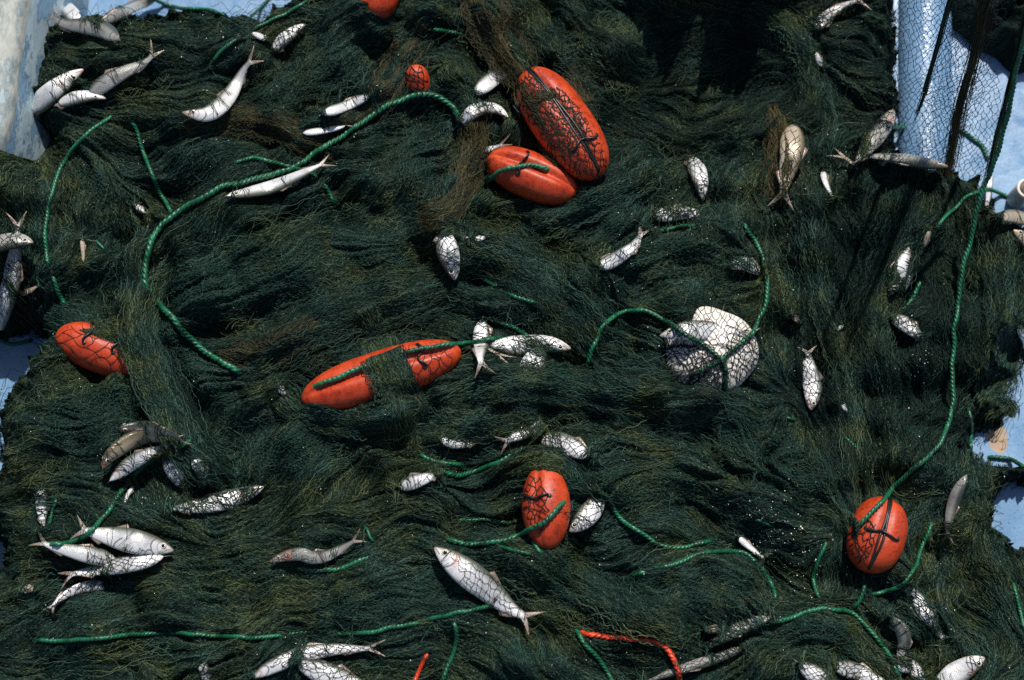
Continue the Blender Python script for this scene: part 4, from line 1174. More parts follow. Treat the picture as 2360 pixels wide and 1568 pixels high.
ROPE = [
 ('longest green rope snaking down from the small float end past the whole silver fish', [(1066, 290), (1052, 262), (1035, 240), (1000, 222), (965, 219), (920, 231), (870, 257), (810, 300), (740, 345), (690, 380), (640, 400), (570, 415), (510, 433), (450, 465), (400, 495), (365, 530), (345, 570), (335, 620), (339, 662), (365, 700), (400, 737), (430, 772), (480, 817), (556, 860)], 16, 1.5, 'dd', [(352, 690, 16)]),
 ('big green rope loop hanging like an arch inside the pile edge', [(158, 712), (132, 668), (114, 610), (105, 550), (108, 490), (124, 430), (140, 390), (166, 348), (202, 308), (250, 274), (278, 262), (303, 280), (325, 330), (345, 390), (366, 442), (397, 492)], 11.5, .45, 'dd', [(278, 262, 30), (116, 625, 14)]),
 ('green rope arching under the longest rope near the whole silver fish', [(530, 376), (560, 368), (610, 369), (660, 380), (702, 392), (735, 410), (756, 437), (772, 480)], 11, .25, 'dd', [(716, 398, 30)]),
 ('short bright green rope end below the top centre net', [(990, 66), (1050, 77), (1100, 88), (1158, 110)], 12, .6, 'dd', []),
 ('green rope following the upper net edge over the blue deck', [(340, -14), (363, 2), (400, 17), (423, 23), (467, 22), (512, 34)], 11, .5, 'od', []),
 ('thin green rope piece leaning across the blue deck at the top edge', [(628, -14), (617, 0), (598, 20), (574, 42)], 9, .5, 'od', []),
 ('dark green rope running down from the top edge and dipping under net', [(735, -14), (710, 2), (667, 28), (627, 47), (587, 63), (534, 98), (507, 123), (484, 154)], 10, .35, 'od', [(560, 80, 16)]),
 ('green rope through the groove of the tied orange float', [(1096, 436), (1116, 424), (1138, 408), (1156, 392), (1190, 382), (1226, 381), (1275, 390)], 13, .6, 'dd', []),
 ('tiny green rope bit beside the longest rope, above the centre', [(828, 399), (863, 388)], 9, .1, 'dd', []),
 ('green rope half sunk in net beyond the sunken middle fish', [(1092, 632), (1120, 645), (1147, 660), (1187, 683), (1248, 700)], 11, .15, 'dd', [(1160, 668, 12)]),
 ('short green rope sloping down to the plump white netted fish', [(1110, 730), (1153, 746), (1187, 760), (1230, 776)], 12, .35, 'dd', []),
 ('green rope stretched along the long orange float under its net strap', [(722, 893), (760, 876), (800, 860), (850, 843), (905, 822), (940, 810), (980, 802), (1050, 793), (1095, 789), (1130, 782), (1156, 776)], 13, .65, 'dd', []),
 ('green rope bowing up from the hollow and over the round cream float', [(1350, 850), (1357, 830), (1372, 792), (1397, 745), (1430, 719), (1480, 715), (1530, 738), (1580, 770), (1626, 798), (1656, 823), (1673, 850), (1672, 895)], 12.5, .6, 'dd', []),
 ('green rope curling down the far flank of the round cream float', [(1708, 508), (1722, 533), (1746, 565), (1764, 620), (1768, 666), (1760, 716), (1740, 757), (1716, 785), (1690, 806), (1664, 826), (1633, 844), (1585, 870)], 12.5, .7, 'dd', []),
 ('green rope lying on the blue deck behind the lifted netting', [(2048, 293), (2107, 290), (2157, 293), (2207, 297), (2240, 317), (2267, 340), (2280, 368)], 12, .6, 'oo', []),
 ('dark green rope crossing from the picture edge over the tall rope into the net', [(2385, 476), (2360, 467), (2313, 450), (2274, 439), (2238, 447), (2200, 477), (2170, 510), (2140, 556)], 11, .6, 'od', []),
 ('short curved green rope above the oval netted fish', [(2124, 640), (2113, 670), (2092, 700), (2064, 724)], 12, .5, 'dd', []),
 ('green rope hanging beside the tall rope near the blue deck', [(2212, 890), (2220, 910), (2230, 945), (2238, 985), (2236, 1045)], 10, .6, 'dd', []),
 ('long straight green rope along the bottom of the net', [(80, 1480), (140, 1477), (200, 1474), (280, 1466), (350, 1460), (420, 1461), (500, 1467), (570, 1470), (640, 1466), (715, 1459), (780, 1463), (850, 1458), (900, 1449), (960, 1438), (990, 1428), (1040, 1416), (1090, 1405), (1138, 1396)], 11.5, .25, 'dd', [(740, 1461, 18), (975, 1433, 12)]),
 ('green rope looping down over the arched fish to the lower cluster', [(110, 1256), (150, 1252), (188, 1241), (220, 1215), (250, 1180), (275, 1140), (300, 1106), (330, 1075), (370, 1050), (400, 1035), (436, 1018)], 13, .75, 'dd', []),
 ('short dark green rope above the lower cluster beside a veiled fish', [(131, 1140), (128, 1158), (119, 1182), (112, 1222)], 9, .2, 'dd', []),
 ('tiny bright rope bit on the diagonal fold above the dark arched fish', [(308, 937), (345, 928), (376, 924)], 11, .3, 'dd', []),
 ('sagging green rope under the row of three netted fish', [(1008, 1082), (1024, 1091), (1053, 1096), (1087, 1088), (1120, 1076), (1153, 1063), (1187, 1045), (1222, 1018), (1258, 984)], 13, .6, 'dd', []),
 ('short green rope just above the sagging rope, half covered', [(958, 1042), (986, 1056), (1020, 1069), (1078, 1071)], 11, .2, 'dd', []),
 ('thick green rope swinging from the head of the largest fish over the shaded float', [(1024, 1247), (1060, 1253), (1103, 1254), (1153, 1247), (1187, 1237), (1220, 1223), (1253, 1203), (1277, 1182), (1298, 1152)], 13.5, .8, 'dd', []),
 ('faint rope strand over the bluish gap beside the shaded float', [(1046, 1198), (1090, 1196), (1136, 1199), (1180, 1212)], 10, .2, 'dd', []),
 ('short steep rope below the shaded float', [(1218, 1238), (1237, 1263), (1254, 1286)], 10, .3, 'dd', []),
 ('short flat rope below the thick rope and the shaded float', [(1148, 1260), (1187, 1270), (1232, 1279)], 10, .15, 'dd', []),
 ('green rope descending from the stubby silver fish towards the low mound', [(1364, 1120), (1397, 1149), (1420, 1179), (1453, 1213), (1497, 1244), (1533, 1259), (1570, 1263), (1606, 1256), (1656, 1240)], 12, .45, 'dd', []),
 ('green rope capping the low mound and dropping down its far side', [(1460, 1325), (1520, 1309), (1573, 1294), (1606, 1279), (1640, 1271), (1683, 1269), (1718, 1277), (1744, 1297), (1764, 1324), (1780, 1356), (1790, 1388)], 12, .55, 'dd', [(1500, 1314, 18)]),
 ('long green rope arching over the bottom mound to the bottom edge', [(1676, 1488), (1713, 1466), (1750, 1446), (1800, 1433), (1850, 1414), (1890, 1405), (1933, 1406), (1966, 1417), (1993, 1440), (2016, 1466), (2040, 1496), (2056, 1523), (2070, 1553), (2084, 1600)], 12.5, .65, 'do', []),
 ('short green rope joining the bottom arch from the black corded float', [(1960, 1406), (1978, 1390), (1990, 1363), (1992, 1335)], 11, .45, 'dd', []),
 ('green rope hanging beside the black corded float, nearer the low mound', [(1910, 1244), (1892, 1280), (1876, 1323), (1875, 1348), (1890, 1390)], 10.5, .5, 'dd', []),
 ('green rope curving from under the black corded float to the deck side', [(2156, 1196), (2146, 1215), (2124, 1260), (2108, 1310), (2087, 1340), (2056, 1360), (2006, 1371)], 11, .5, 'dd', []),
 ('dark green rope going down the picture edge at the bottom corner', [(2330, 1338), (2342, 1370), (2352, 1410), (2362, 1460)], 10, .6, 'dd', []),
 ('green rope over the net strip at the edge above the deck hole', [(2268, 1058), (2290, 1055), (2323, 1058), (2362, 1076), (2400, 1096)], 12, .7, 'do', []),
 ('green rope crossing the blue deck at the picture edge', [(-40, 780), (0, 785), (23, 793), (50, 792), (84, 783)], 10, .6, 'od', []),
 ('short loose green rope under the slender brown fish', [(674, 1306), (700, 1312), (740, 1316), (787, 1311), (830, 1294), (886, 1272)], 12.5, .5, 'dd', []),
 ('green rope dropping from the long straight rope to the bottom edge', [(1046, 1424), (1053, 1470), (1043, 1506), (1032, 1535), (1012, 1590)], 11.5, .35, 'do', []),
 ('green rope beside the orange rope end, leading to the bottom edge', [(1326, 1450), (1360, 1496), (1387, 1530), (1422, 1595)], 12, .3, 'do', []),
 ('tiny green rope bit beside the bend of the orange rope', [(1532, 1462), (1524, 1484), (1516, 1506)], 9, .2, 'dd', []),
 ('small green rope loop at the tail of the slender brown fish', [(834, 1208), (846, 1222), (855, 1242), (870, 1256)], 9, .2, 'dd', []),
 ('tiny green rope bit at the glinting wet patch', [(1728, 1194), (1756, 1202), (1788, 1218)], 9, .15, 'dd', []),
 ('tiny green rope bit below the round cream float', [(1800, 960), (1838, 969)], 9, .15, 'dd', []),
 ('thin green rope bit in the lower shaded slope', [(1938, 1000), (1960, 1020), (1984, 1044)], 9, .15, 'dd', []),
 ('short green rope touching the greenish veiled flank', [(1512, 534), (1560, 524), (1606, 519)], 11, .3, 'dd', []),
 ('faint rope bit inside the arch loop beside the brown sliver', [(212, 548), (232, 566), (250, 586)], 8, .1, 'dd', []),
 ('faint rope bit low inside the arch loop', [(190, 664), (218, 635)], 8, .1, 'dd', []),
 ('short steep rope bit in the central net above the long float', [(772, 668), (790, 648), (808, 630)], 10, .2, 'dd', []),
 ('short rope bit at the end of the central swirl above the split float', [(606, 805), (632, 795), (658, 780)], 10, .1, 'dd', []),
 ('short shaded rope above the honeycomb netted tan fish', [(1804, 272), (1840, 289), (1870, 306)], 11, .3, 'dd', []),
]
for lb, pts, wd, lf, en, dips in ROPE:
    make_rope(lb, pts, wd, lf, en, dips=dips)
make_rope('tall green rope hanging from above and running down to the black corded float', [(2420, -160), (2392, -40), (2362, 76), (2340, 170), (2325, 250), (2310, 310), (2290, 380), (2265, 440), (2250, 490), (2235, 560), (2220, 620), (2208, 690), (2200, 760), (2195, 860), (2195, 930), (2180, 985), (2160, 1030), (2120, 1070), (2075, 1110), (2030, 1160), (1975, 1215)], 12.5,
          zz=[.55, .46, .36, .27, .19, .14, .11, .10, .09, .05, 0])
make_rope('thick orange rope bending from the net down to the bottom edge', [(1338, 1454), (1350, 1462), (1387, 1468), (1437, 1471), (1487, 1476), (1520, 1484), (1543, 1503), (1557, 1528), (1568, 1568), (1574, 1610)], 14, .9, 'do', 'red')
make_rope('short orange rope end beside the bottom edge', [(988, 1500), (972, 1534), (952, 1580)], 11, .35, 'do', 'red')

# refresh the draping surface with the ropes in it
vs, fs, o_ = [], [], 0
for V_, F_ in SOLIDS:
    vs.append(np.asarray(V_)); fs += [tuple(i + o_ for i in f_) for f_ in F_]; o_ += len(V_)
BVH = BVHTree.FromPolygons([tuple(v) for v in np.vstack(vs).tolist()], fs)

# ------------------------------------------------------------------ loose twine over the whole heap
def trace(x, y, n, h, dev, wig, seed, mesh=0.):
    r = np.random.default_rng(seed)
    k = len(x)
    pts = np.zeros((k, n, 2))
    sg = r.choice([-1., 1.], k)
    i = np.clip(((x - X0) / ST).astype(int), 0, NX - 1); j = np.clip(((y - Y0) / ST).astype(int), 0, NY - 1)
    dx, dy = FC[j, i] * sg, FS[j, i] * sg
    ph_ = r.uniform(0, 6.28, k); am_ = r.uniform(.3, 1.2, k)
    cur = np.zeros(k); dv = r.normal(0, 1, k) * dev
    for s in range(n):
        pts[:, s, 0] = x; pts[:, s, 1] = y
        i = np.clip(((x - X0) / ST).astype(int), 0, NX - 1); j = np.clip(((y - Y0) / ST).astype(int), 0, NY - 1)
        ndx, ndy = FC[j, i], FS[j, i]
        f = np.where(ndx * dx + ndy * dy < 0, -1., 1.)
        dx, dy = ndx * f, ndy * f
        cur = cur * .75 + r.normal(0, 1, k) * wig
        an = dv + cur
        if mesh: an = an + mesh * np.sign(np.sin(6.2832 * s * h / .0115 + ph_)) * am_
        c, s_ = np.cos(an), np.sin(an)
        x = x + h * (dx * c - dy * s_); y = y + h * (dx * s_ + dy * c)
    return pts

def seeds(n, seed, test=None, box=(-.86, .86, -.6, .66)):
    r = np.random.default_rng(seed)
    x = r.uniform(box[0], box[1], n * 2); y = r.uniform(box[2], box[3], n * 2)
    dd = bil(dist, x, y)
    k = dd > 3
    return x[k][:n], y[k][:n]

def strands(name, n, npts, h, dev, wig, rad, mat, seed, lift, mesh=0., box=None):
    r = np.random.default_rng(seed + 1)
    x, y = seeds(n, seed) if box is None else seeds(n, seed, None, box)
    p = trace(x, y, npts, h, dev, wig, seed, mesh)
    z = bil(HTOP, p[..., 0], p[..., 1])
    # hang over the rim rather than follow the skirt to the deck
    z = np.where(bil(dist, p[..., 0], p[..., 1]) < -16, -.012, np.maximum(z, .001))
    zz = z.copy()
    for _ in range(4):
        zz[:, 1:-1] = .25 * zz[:, :-2] + .5 * zz[:, 1:-1] + .25 * zz[:, 2:]
    z = np.maximum(z - .0015, zz)
    L = np.abs(r.normal(0, 1, len(x)))[:, None] * lift
    prof = np.sin(np.linspace(0, math.pi, npts))[None] * r.uniform(.3, 1, (len(x), 1)) + .15
    z = z + L * prof + r.normal(0, .0004, z.shape) + .0002
    P3 = np.concatenate([p, z[..., None]], -1)
    R = rad * r.uniform(.7, 1.3, (len(x), 1))
    return hair_obj(name, P3, R, M[mat], net)

o = strands('net_twine', 52000, 56, .0034, .04, .022, .00031, 'strand', 101, .0013, .40); o['kind'] = 'stuff'
o = strands('frayed_twine', 26000, 18, .0026, .6, .36, .00025, 'strand', 202, .0026); o['kind'] = 'stuff'
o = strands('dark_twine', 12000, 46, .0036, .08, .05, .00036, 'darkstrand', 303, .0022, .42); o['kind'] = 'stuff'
for sd_, n_, c_ in ((404, 3500, (1400, 1900, 60, 330)), (405, 9000, (1840, 2330, 480, 1010))):  # extra dark strands stand in for shade on the upper and right slopes
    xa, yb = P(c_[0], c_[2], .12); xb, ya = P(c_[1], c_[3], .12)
    o = strands('shade_twine', n_, 24, .0036, .2, .12, .00036, 'darkstrand', sd_, .004, .42, (float(xa), float(xb), float(ya), float(yb))); o['kind'] = 'stuff'

# folds: bundles of twine lying over the heap and over what it holds
def fold(label, pts, wpx, n, amp, mat='strand', wander=.5, lift=0.0, soft=10, bvh=None, raw=False, ground=False):
    global BVH
    keep_ = BVH
    if bvh is not None: BVH = bvh
    c = catmull(pts, 5.0)
    m = len(c)
    t = np.gradient(c, axis=0); t /= np.linalg.norm(t, axis=1)[:, None]
    nr = np.stack([-t[:, 1], t[:, 0]], 1)
    x, y, z = on_pile(c[:, 0], c[:, 1], 0, HSM)
    # mid-line height over everything, three tracks across the width
    tr = []
    for o_ in (-.5, 0, .5):
        q = c + nr * wpx * o_
        xx, yy, z0 = on_pile(q[:, 0], q[:, 1], 0, HSM)
        if ground:
            tr.append(smooth1(np.maximum(bil(HTOP, xx, yy), 0), 2)); continue
        zt = top(xx, yy, HTOP)
        xx, yy = P(q[:, 0], q[:, 1], zt)
        tr.append(smooth1(maxf(top(xx, yy, HTOP), 2), soft))
    tr = np.array(tr)
    BVH = keep_
    r = np.random.default_rng(int(pts[0][0] * 7 + pts[0][1]))
    out = []
    K = int(min(70, max(12, m * 5 / 8)))
    for i in range(n):
        a_ = r.uniform(0, .45); b_ = r.uniform(.5, 1.0)
        if r.random() < .3: a_, b_ = a_ * .4, r.uniform(.8, 1.)
        s = np.linspace(a_, b_, K) * (m - 1)
        off = np.clip(r.normal(0, .36), -.95, .95) + wander * .22 * np.interp(np.linspace(0, 1, K), np.linspace(0, 1, 9), r.normal(0, 1, 9)) + np.cumsum(r.normal(0, .008, K)) + 1.6 / wpx * np.sign(np.sin(np.arange(K) * r.uniform(.9, 1.15) + r.uniform(0, 6)))
        ii = np.arange(m)
        cx = np.interp(s, ii, c[:, 0]) + np.interp(s, ii, nr[:, 0]) * off * wpx
        cy = np.interp(s, ii, c[:, 1]) + np.interp(s, ii, nr[:, 1]) * off * wpx
        h = [np.interp(s, ii, q) for q in tr]
        f = np.clip(off + .5, 0, 1) * 2
        z0 = np.where(f < 1, h[0] * (1 - f) + h[1] * f, h[1] * (2 - f) + h[2] * (f - 1))
        taper = np.clip(np.minimum(s, m - 1 - s) / 6, 0, 1)
        z = z0 + (amp * MM * np.clip(1 - (off / .8) ** 2, 0, 1) * r.uniform(.1, 1) + r.normal(0, .0007, K)) * taper + .0006 + lift * MM - .004 * (1 - taper)
        px_, py_ = P(cx, cy, z)
        out.append(np.stack([px_, py_, z], 1))
    A = np.array(out)
    if raw: return A
    R = .00031 * r.uniform(.7, 1.3, (n, 1))
    o = hair_obj('net_fold', A, R, M[mat], net)
    if label: o['label'] = label
    return o

fold('olive brown fold running from the top down across two slivers of fish', [(690, 345), (770, 300), (840, 262), (890, 205), (922, 145), (952, 95), (1000, 40)], 40, 420, 3, 'olive', ground=True)
fold('olive brown arch of net above the whole silver fish', [(405, 310), (480, 284), (560, 277), (640, 293), (720, 337), (790, 368)], 38, 330, 4, 'olive', ground=True)
fold('lighter bundle dropping from the top to the bright silver flank', [(1095, -30), (1130, 50), (1170, 120), (1222, 186)], 66, 520, 8, 'olive')
fold('thin dark bundle of twine beside it', [(1180, -30), (1225, 60), (1280, 150)], 50, 300, 5)
fold('diagonal fold over the end of the edge float', [(338, 640), (326, 760), (356, 858), (405, 970), (445, 1040), (505, 1095)], 56, 640, 8)
fold('net strap across the long orange float', [(832, 690), (858, 760), (884, 822), (908, 880), (928, 935), (945, 1000), (955, 1050)], 52, 1000, 5, 'strand', .3, 1.0, 3)
fold(None, [(108, 712), (185, 738), (283, 770), (352, 838)], 46, 620, 5)
fold(None, [(640, 905), (690, 945), (800, 966), (900, 968), (1000, 945)], 42, 560, 7)
fold(None, [(1050, 918), (1110, 890), (1200, 880), (1330, 895), (1500, 925)], 50, 420, 7)
fold(None, [(1185, 170), (1215, 240), (1260, 320), (1310, 390)], 26, 130, 4, 'olive', .8, 0, 4)
fold(None, [(1290, 150), (1320, 190), (1345, 250), (1372, 310)], 34, 130, 3, 'olive', .8, 0, 4)
fold(None, [(1215, 240), (1260, 215), (1320, 200)], 20, 60, 3, 'olive', .9, 0, 4)
fold(None, [(560, 840), (700, 762), (880, 700), (1040, 640)], 70, 420, 5)
fold(None, [(500, 808), (600, 812), (664, 786), (745, 730)], 40, 300, 6, 'olive')
fold(None, [(1060, 580), (1180, 612), (1300, 690), (1395, 800)], 60, 380, 5)
fold(None, [(860, 1000), (1000, 990), (1120, 985), (1230, 960)], 40, 260, 5)
fold(None, [(1180, 1080), (1235, 1062), (1300, 1075), (1340, 1130)], 36, 300, 6)
fold(None, [(1290, 1300), (1400, 1370), (1500, 1430), (1590, 1460)], 56, 360, 5)
fold(None, [(1870, 480), (1893, 660), (1955, 850), (1985, 1080)], 46, 320, 6)
fold(None, [(2120, 430), (2070, 590), (2015, 760), (2020, 930)], 50, 320, 6)
fold(None, [(2310, 520), (2320, 690), (2300, 840), (2220, 960)], 60, 360, 6)
fold(None, [(1230, 530), (1430, 440), (1510, 392)], 44, 260, 5)
fold(None, [(1930, 1160), (1960, 1210), (1955, 1290)], 24, 110, 4, 'strand', .9, 0, 3)
fold(None, [(1090, 262), (1092, 350), (1050, 470), (960, 520)], 40, 300, 6, 'olive')
fold(None, [(1760, 240), (1790, 300), (1792, 400), (1778, 480)], 36, 220, 5, 'olive')
fold(None, [(1740, 20), (1830, 62), (1878, 150), (1878, 250)], 36, 220, 5)
fold(None, [(2282, 942), (2300, 930), (2325, 945), (2310, 962)], 30, 200, 4)

# the long gathers that run through the heap
ga = {}
for pts, reach, amp, hw in STR:
    if amp < 3: continue
    A = fold(None, pts, hw * 2.6, int(hw * 7), min(amp, 6) * .4, 'strand', .6, -.6, 8, None, True, True)
    for a_ in A: ga.setdefault(a_.shape[0], []).append(a_)
for K_, L_ in ga.items():
    A = np.array(L_)
    o = hair_obj('gathered_twine', A, .00031 * rng.uniform(.7, 1.3, (len(A), 1)), M['strand'], net); o['kind'] = 'stuff'

# veils: a thin layer of twine over half hidden fish
rv = np.random.default_rng(77)
vp = []
for p, wd in VEILS:
    area = len(p) * 6 * wd
    k = int(area / 75)
    q = p[rv.integers(0, len(p), k)] + rv.normal(0, 1, (k, 2)) * (wd * .45)
    x, y, z = on_pile(q[:, 0], q[:, 1], .008, HSM)
    tr_ = trace(x, y, 12, .0042, .5, .22, int(q[0, 0]))
    tr_ -= (tr_[:, 6:7] - tr_[:, :1])
    zt = top(tr_[..., 0], tr_[..., 1]).reshape(k, 12)
    zt[:, 1:-1] = np.maximum(zt[:, 1:-1], .5 * (zt[:, :-2] + zt[:, 2:]))
    zt += np.abs(rv.normal(0, .0012, (k, 1))) + .0006
    vp.append(np.concatenate([tr_, zt[..., None]], -1))
vp = np.vstack(vp)
o = hair_obj('veil_twine', vp, .00042 * rv.uniform(.7, 1.2, (len(vp), 1)), M['strand'], net); o['kind'] = 'stuff'

# tufts of twine closing over the hidden ends of fish and ropes
tp = []
for f in FISH:
    label, pts, wd, u0, u1 = f[:5]
    ends_ = []
    if u0 > .08: ends_.append((np.array(pts[0], float), np.array(pts[1], float)))
    if u1 < .92: ends_.append((np.array(pts[-1], float), np.array(pts[-2], float)))
    pp = catmull(pts, 6)
    if wd > 24:
        for q_ in rng.integers(1, len(pp) - 1, 4): ends_.append((pp[q_], pp[q_ - 1], 1))
    for e_, nx_, *wisp in ends_:
        t_ = (e_ - nx_) / np.linalg.norm(e_ - nx_)
        if 'x' in f[9] and not wisp: continue
        k = 5 if wisp else int(16 + wd * 1.8)
        al = rv.normal(.2, .14, k) * wd + 2; ac = rv.normal(0, .42, k) * wd
        q = e_ + t_ * al[:, None] + np.array([-t_[1], t_[0]]) * ac[:, None]
        x, y, z = on_pile(q[:, 0], q[:, 1], .006, HSM)
        ok = bil(dist, x, y) > 4
        x, y = x[ok], y[ok]
        k = len(x)
        if k == 0: continue
        th = math.atan2(t_[0], t_[1]) + rv.normal(0, .32, k) + rv.choice([0, math.pi], k)
        # a little arc of twine laid across the fish
        s = np.linspace(-1, 1, 11)[None] * rv.uniform(.007, .018, (k, 1))
        cv = rv.normal(0, 12, (k, 1))
        an = th[:, None] + cv * s + np.cumsum(rv.normal(0, .12, (k, 11)), 1)
        st_ = np.gradient(s, axis=1)
        X = x[:, None] + np.cumsum(np.cos(an) * st_, 1); Y = y[:, None] + np.cumsum(np.sin(an) * st_, 1)
        X -= X[:, 5:6] - x[:, None]; Y -= Y[:, 5:6] - y[:, None]
        zt = top(X, Y).reshape(k, 11)
        for _ in range(3): zt[:, 1:-1] = np.maximum(zt[:, 1:-1], .5 * (zt[:, :-2] + zt[:, 2:]))
        zt += np.abs(rv.normal(0, .0016, (k, 1))) + .0005
        tp.append(np.stack([X, Y, zt], -1))
tp = np.vstack(tp)
o = hair_obj('tuft_twine', tp, .00036 * rv.uniform(.7, 1.2, (len(tp), 1)), M['strand'], net); o['kind'] = 'stuff'

# ------------------------------------------------------------------ open netting drawn over fish and floats
def netting(c, ang, a, b, cell, r=.00046, seed=0, mat='netline', jit=.16, stretch=1.5, parent=None, zfun=None, loose=.0008):
    """A patch of diamond mesh centred on plan point c, half sizes a x b px along/across ang, draped on whatever is below."""
    rr = np.random.default_rng(seed)
    cx, cy = cell * stretch, cell
    ni, nj = int(2 * a / cx) + 1, int(2 * b / cy * 2) + 1
    ca, sa = math.cos(ang), math.sin(ang)
    node = {}
    fx = rr.uniform(0, 6, 4)
    for j in range(nj + 1):
        for i in range(ni + 1):
            u = -a + (i + (j % 2) * .5) * cx + rr.normal(0, jit) * cx * .5
            v = -b + j * cy * .5 + rr.normal(0, jit) * cy * .5
            u += cell * .5 * math.sin(v / cell * .9 + fx[0]) + cell * .3 * math.sin(u / cell * .5 + fx[1])
            v += cell * .5 * math.sin(u / cell * .45 + fx[2])
            if (u / a) ** 2 + (v / b) ** 2 < 1.0 + rr.normal(0, .12):
                node[i, j] = (c[0] + ca * u - sa * v, c[1] + sa * u + ca * v)
    segs = []
    for (i, j), p0 in node.items():
        for di in ((0, 1) if j % 2 else (-1, 0)):
            q = node.get((i + di, j + 1))
            if q is not None and rr.random() > .05: segs.append((p0, q))
    if not segs: return
    K = 6
    S = np.array(segs)
    s = np.linspace(0, 1, K)[None, :, None]
    L = S[:, :1] * (1 - s) + S[:, 1:] * s
    d = S[:, 1] - S[:, 0]
    bow = rr.normal(0, .16, (len(S), 1, 1)) * np.sin(s * math.pi) * np.stack([-d[:, 1], d[:, 0]], 1)[:, None]
    L = L + bow
    q = L.reshape(-1, 2)
    if zfun is None:
        x, y, z = on_pile(q[:, 0], q[:, 1], .006, HSM)
        for _ in range(3):
            z = top(x, y); x, y = P(q[:, 0], q[:, 1], z)
        z = top(x, y) + r + loose * (.5 + .9 * np.sin(np.tile(np.linspace(0, math.pi, K), len(S))))
    else:
        z = zfun(q[:, 0], q[:, 1]); x, y = P(q[:, 0], q[:, 1], z)
    A = np.stack([x, y, z], 1).reshape(len(S), K, 3)
    if zfun is None:
        A[:, 1:-1, 2] = np.maximum(A[:, 1:-1, 2], .5 * (A[:, :-2, 2] + A[:, 2:, 2]))
    VV, FF, o_ = [], [], 0
    for pl in A:
        V_, F_ = tube(pl, r, 4, False)
        VV.append(V_); FF += [[k + o_ for k in f_] for f_ in F_]; o_ += len(V_)
    # knots
    kp = {}
    for (p0, p1), pl in zip(segs, A):
        kp[p0] = pl[0]; kp[p1] = pl[-1]
    kr = r * 2.0
    for q_ in kp.values():
        VV.append(q_ + kr * np.array([(1, 0, 0), (-1, 0, 0), (0, 1, 0), (0, -1, 0), (0, 0, 1), (0, 0, -1)]))
        FF += [[o_ + k for k in f_] for f_ in ((0, 2, 4), (2, 1, 4), (1, 3, 4), (3, 0, 4), (2, 0, 5), (1, 2, 5), (3, 1, 5), (0, 3, 5))]
        o_ += 6
    return mesh_obj('netting', np.vstack(VV), FF, M[mat], parent or net, smooth=True)

sd = 500
for p, wd, lb in NETTED:
    d = p[-1] - p[0]
    sd += 1
    ang = math.atan2(d[1], d[0]) + rng.normal(0, .25)
    ln_ = np.linalg.norm(d)
    netting(p.mean(0), ang, ln_ * .5 + 14, wd * .6 + 12, 15 if wd > 50 else 11, .00030, sd, jit=.2, stretch=1.8)
# floats
netting((1300, 290), math.radians(55), 175, 76, 16, .00036, 610, jit=.26)
netting((1275, 245), math.radians(62), 125, 70, 10, .00048, 611, 'netline_olive', jit=.5)
netting((1330, 350), math.radians(50), 80, 60, 18, .00036, 612, jit=.26)
netting((985, 855), math.radians(80), 75, 75, 24, .00036, 613, stretch=1.4, jit=.2)
netting((225, 800), math.radians(15), 110, 50, 26, .00036, 614, stretch=1.4, jit=.2)
netting((1235, 1160), math.radians(80), 70, 34, 13, .0005, 615, jit=.35)
netting((958, 185), math.radians(70), 34, 30, 12, .0006, 616, jit=.25)
netting((1985, 1250), math.radians(110), 60, 34, 12, .00055, 617, jit=.35)
netting((1640, 790), math.radians(80), 125, 130, 14, .0003, 618, jit=.2)
netting((1590, 850), math.radians(20), 90, 70, 13, .00055, 619, jit=.5)
netting((1620, 890), math.radians(120), 80, 50, 12, .00055, 620, jit=.5)
netting((1720, 830), math.radians(65), 70, 50, 13, .0005, 621, jit=.2)
netting((1880, 40), math.radians(120), 70, 60, 16, .0005, 622)
netting((1540, 500), math.radians(5), 80, 40, 12, .0005, 623)

# sheets of mesh lying flat enough to show their diamonds
for i_, (cx_, cy_, an_, a_, b_) in enumerate([(560, 620, -20, 190, 80), (820, 600, -15, 170, 70), (960, 350, -50, 110, 60), (1240, 640, 25, 170, 70), (1450, 470, -35, 120, 60),
        (1620, 610, 5, 130, 60), (1150, 930, -3, 200, 45), (760, 1020, -10, 190, 60), (560, 1330, -5, 200, 60), (900, 1390, -8, 170, 50), (1380, 1370, 25, 190, 60), (1620, 1350, 0, 130, 50),
        (1860, 1480, 5, 130, 50), (1720, 1060, 20, 120, 60), (1850, 1080, 40, 110, 60), (250, 430, 60, 130, 60), (700, 190, -35, 130, 60), (230, 950, -15, 150, 60), (1950, 720, 75, 160, 60), (1500, 1130, 10, 150, 55), (420, 820, 50, 130, 40), (2100, 1000, 80, 120, 50)]):
    netting((cx_, cy_), math.radians(an_), a_, b_, 9.5, .00034, 900 + i_, 'netline_green', .22, 2.1, loose=.003)

# ------------------------------------------------------------------ netting lifted over the deck
lift_net = tag(empty('lifted_netting', tuple(float(c) for c in (*P(2180, 200, .1), .1))), 'thin open netting pulled up in gathered cords over the blue deck', 'fishing net')
def zlift(px, py):
    return .055 + .75 * np.clip(-np.asarray(py) / 500., 0, 2) + .30 * np.clip((430 - py) / 520., 0, 1.6) ** 1.15 + .010 * np.sin(px / 34.) * np.clip((430 - py) / 300, 0, 1)
def panel(name, c, ang, a, b, cell, sd, r=.0005, stretch=1.4):
    o = netting(c, ang, a, b, cell, r, sd, 'netline', .14, stretch, lift_net, zlift)
    if o: o.name = name
panel('open_mesh', (2150, 120), math.radians(104), 420, 120, 13, 701, .0004)
panel('open_mesh', (2245, 300), math.radians(100), 170, 60, 13, 702, .0004)
panel('open_mesh', (2230, 110), math.radians(106), 380, 70, 15, 703, .0004)
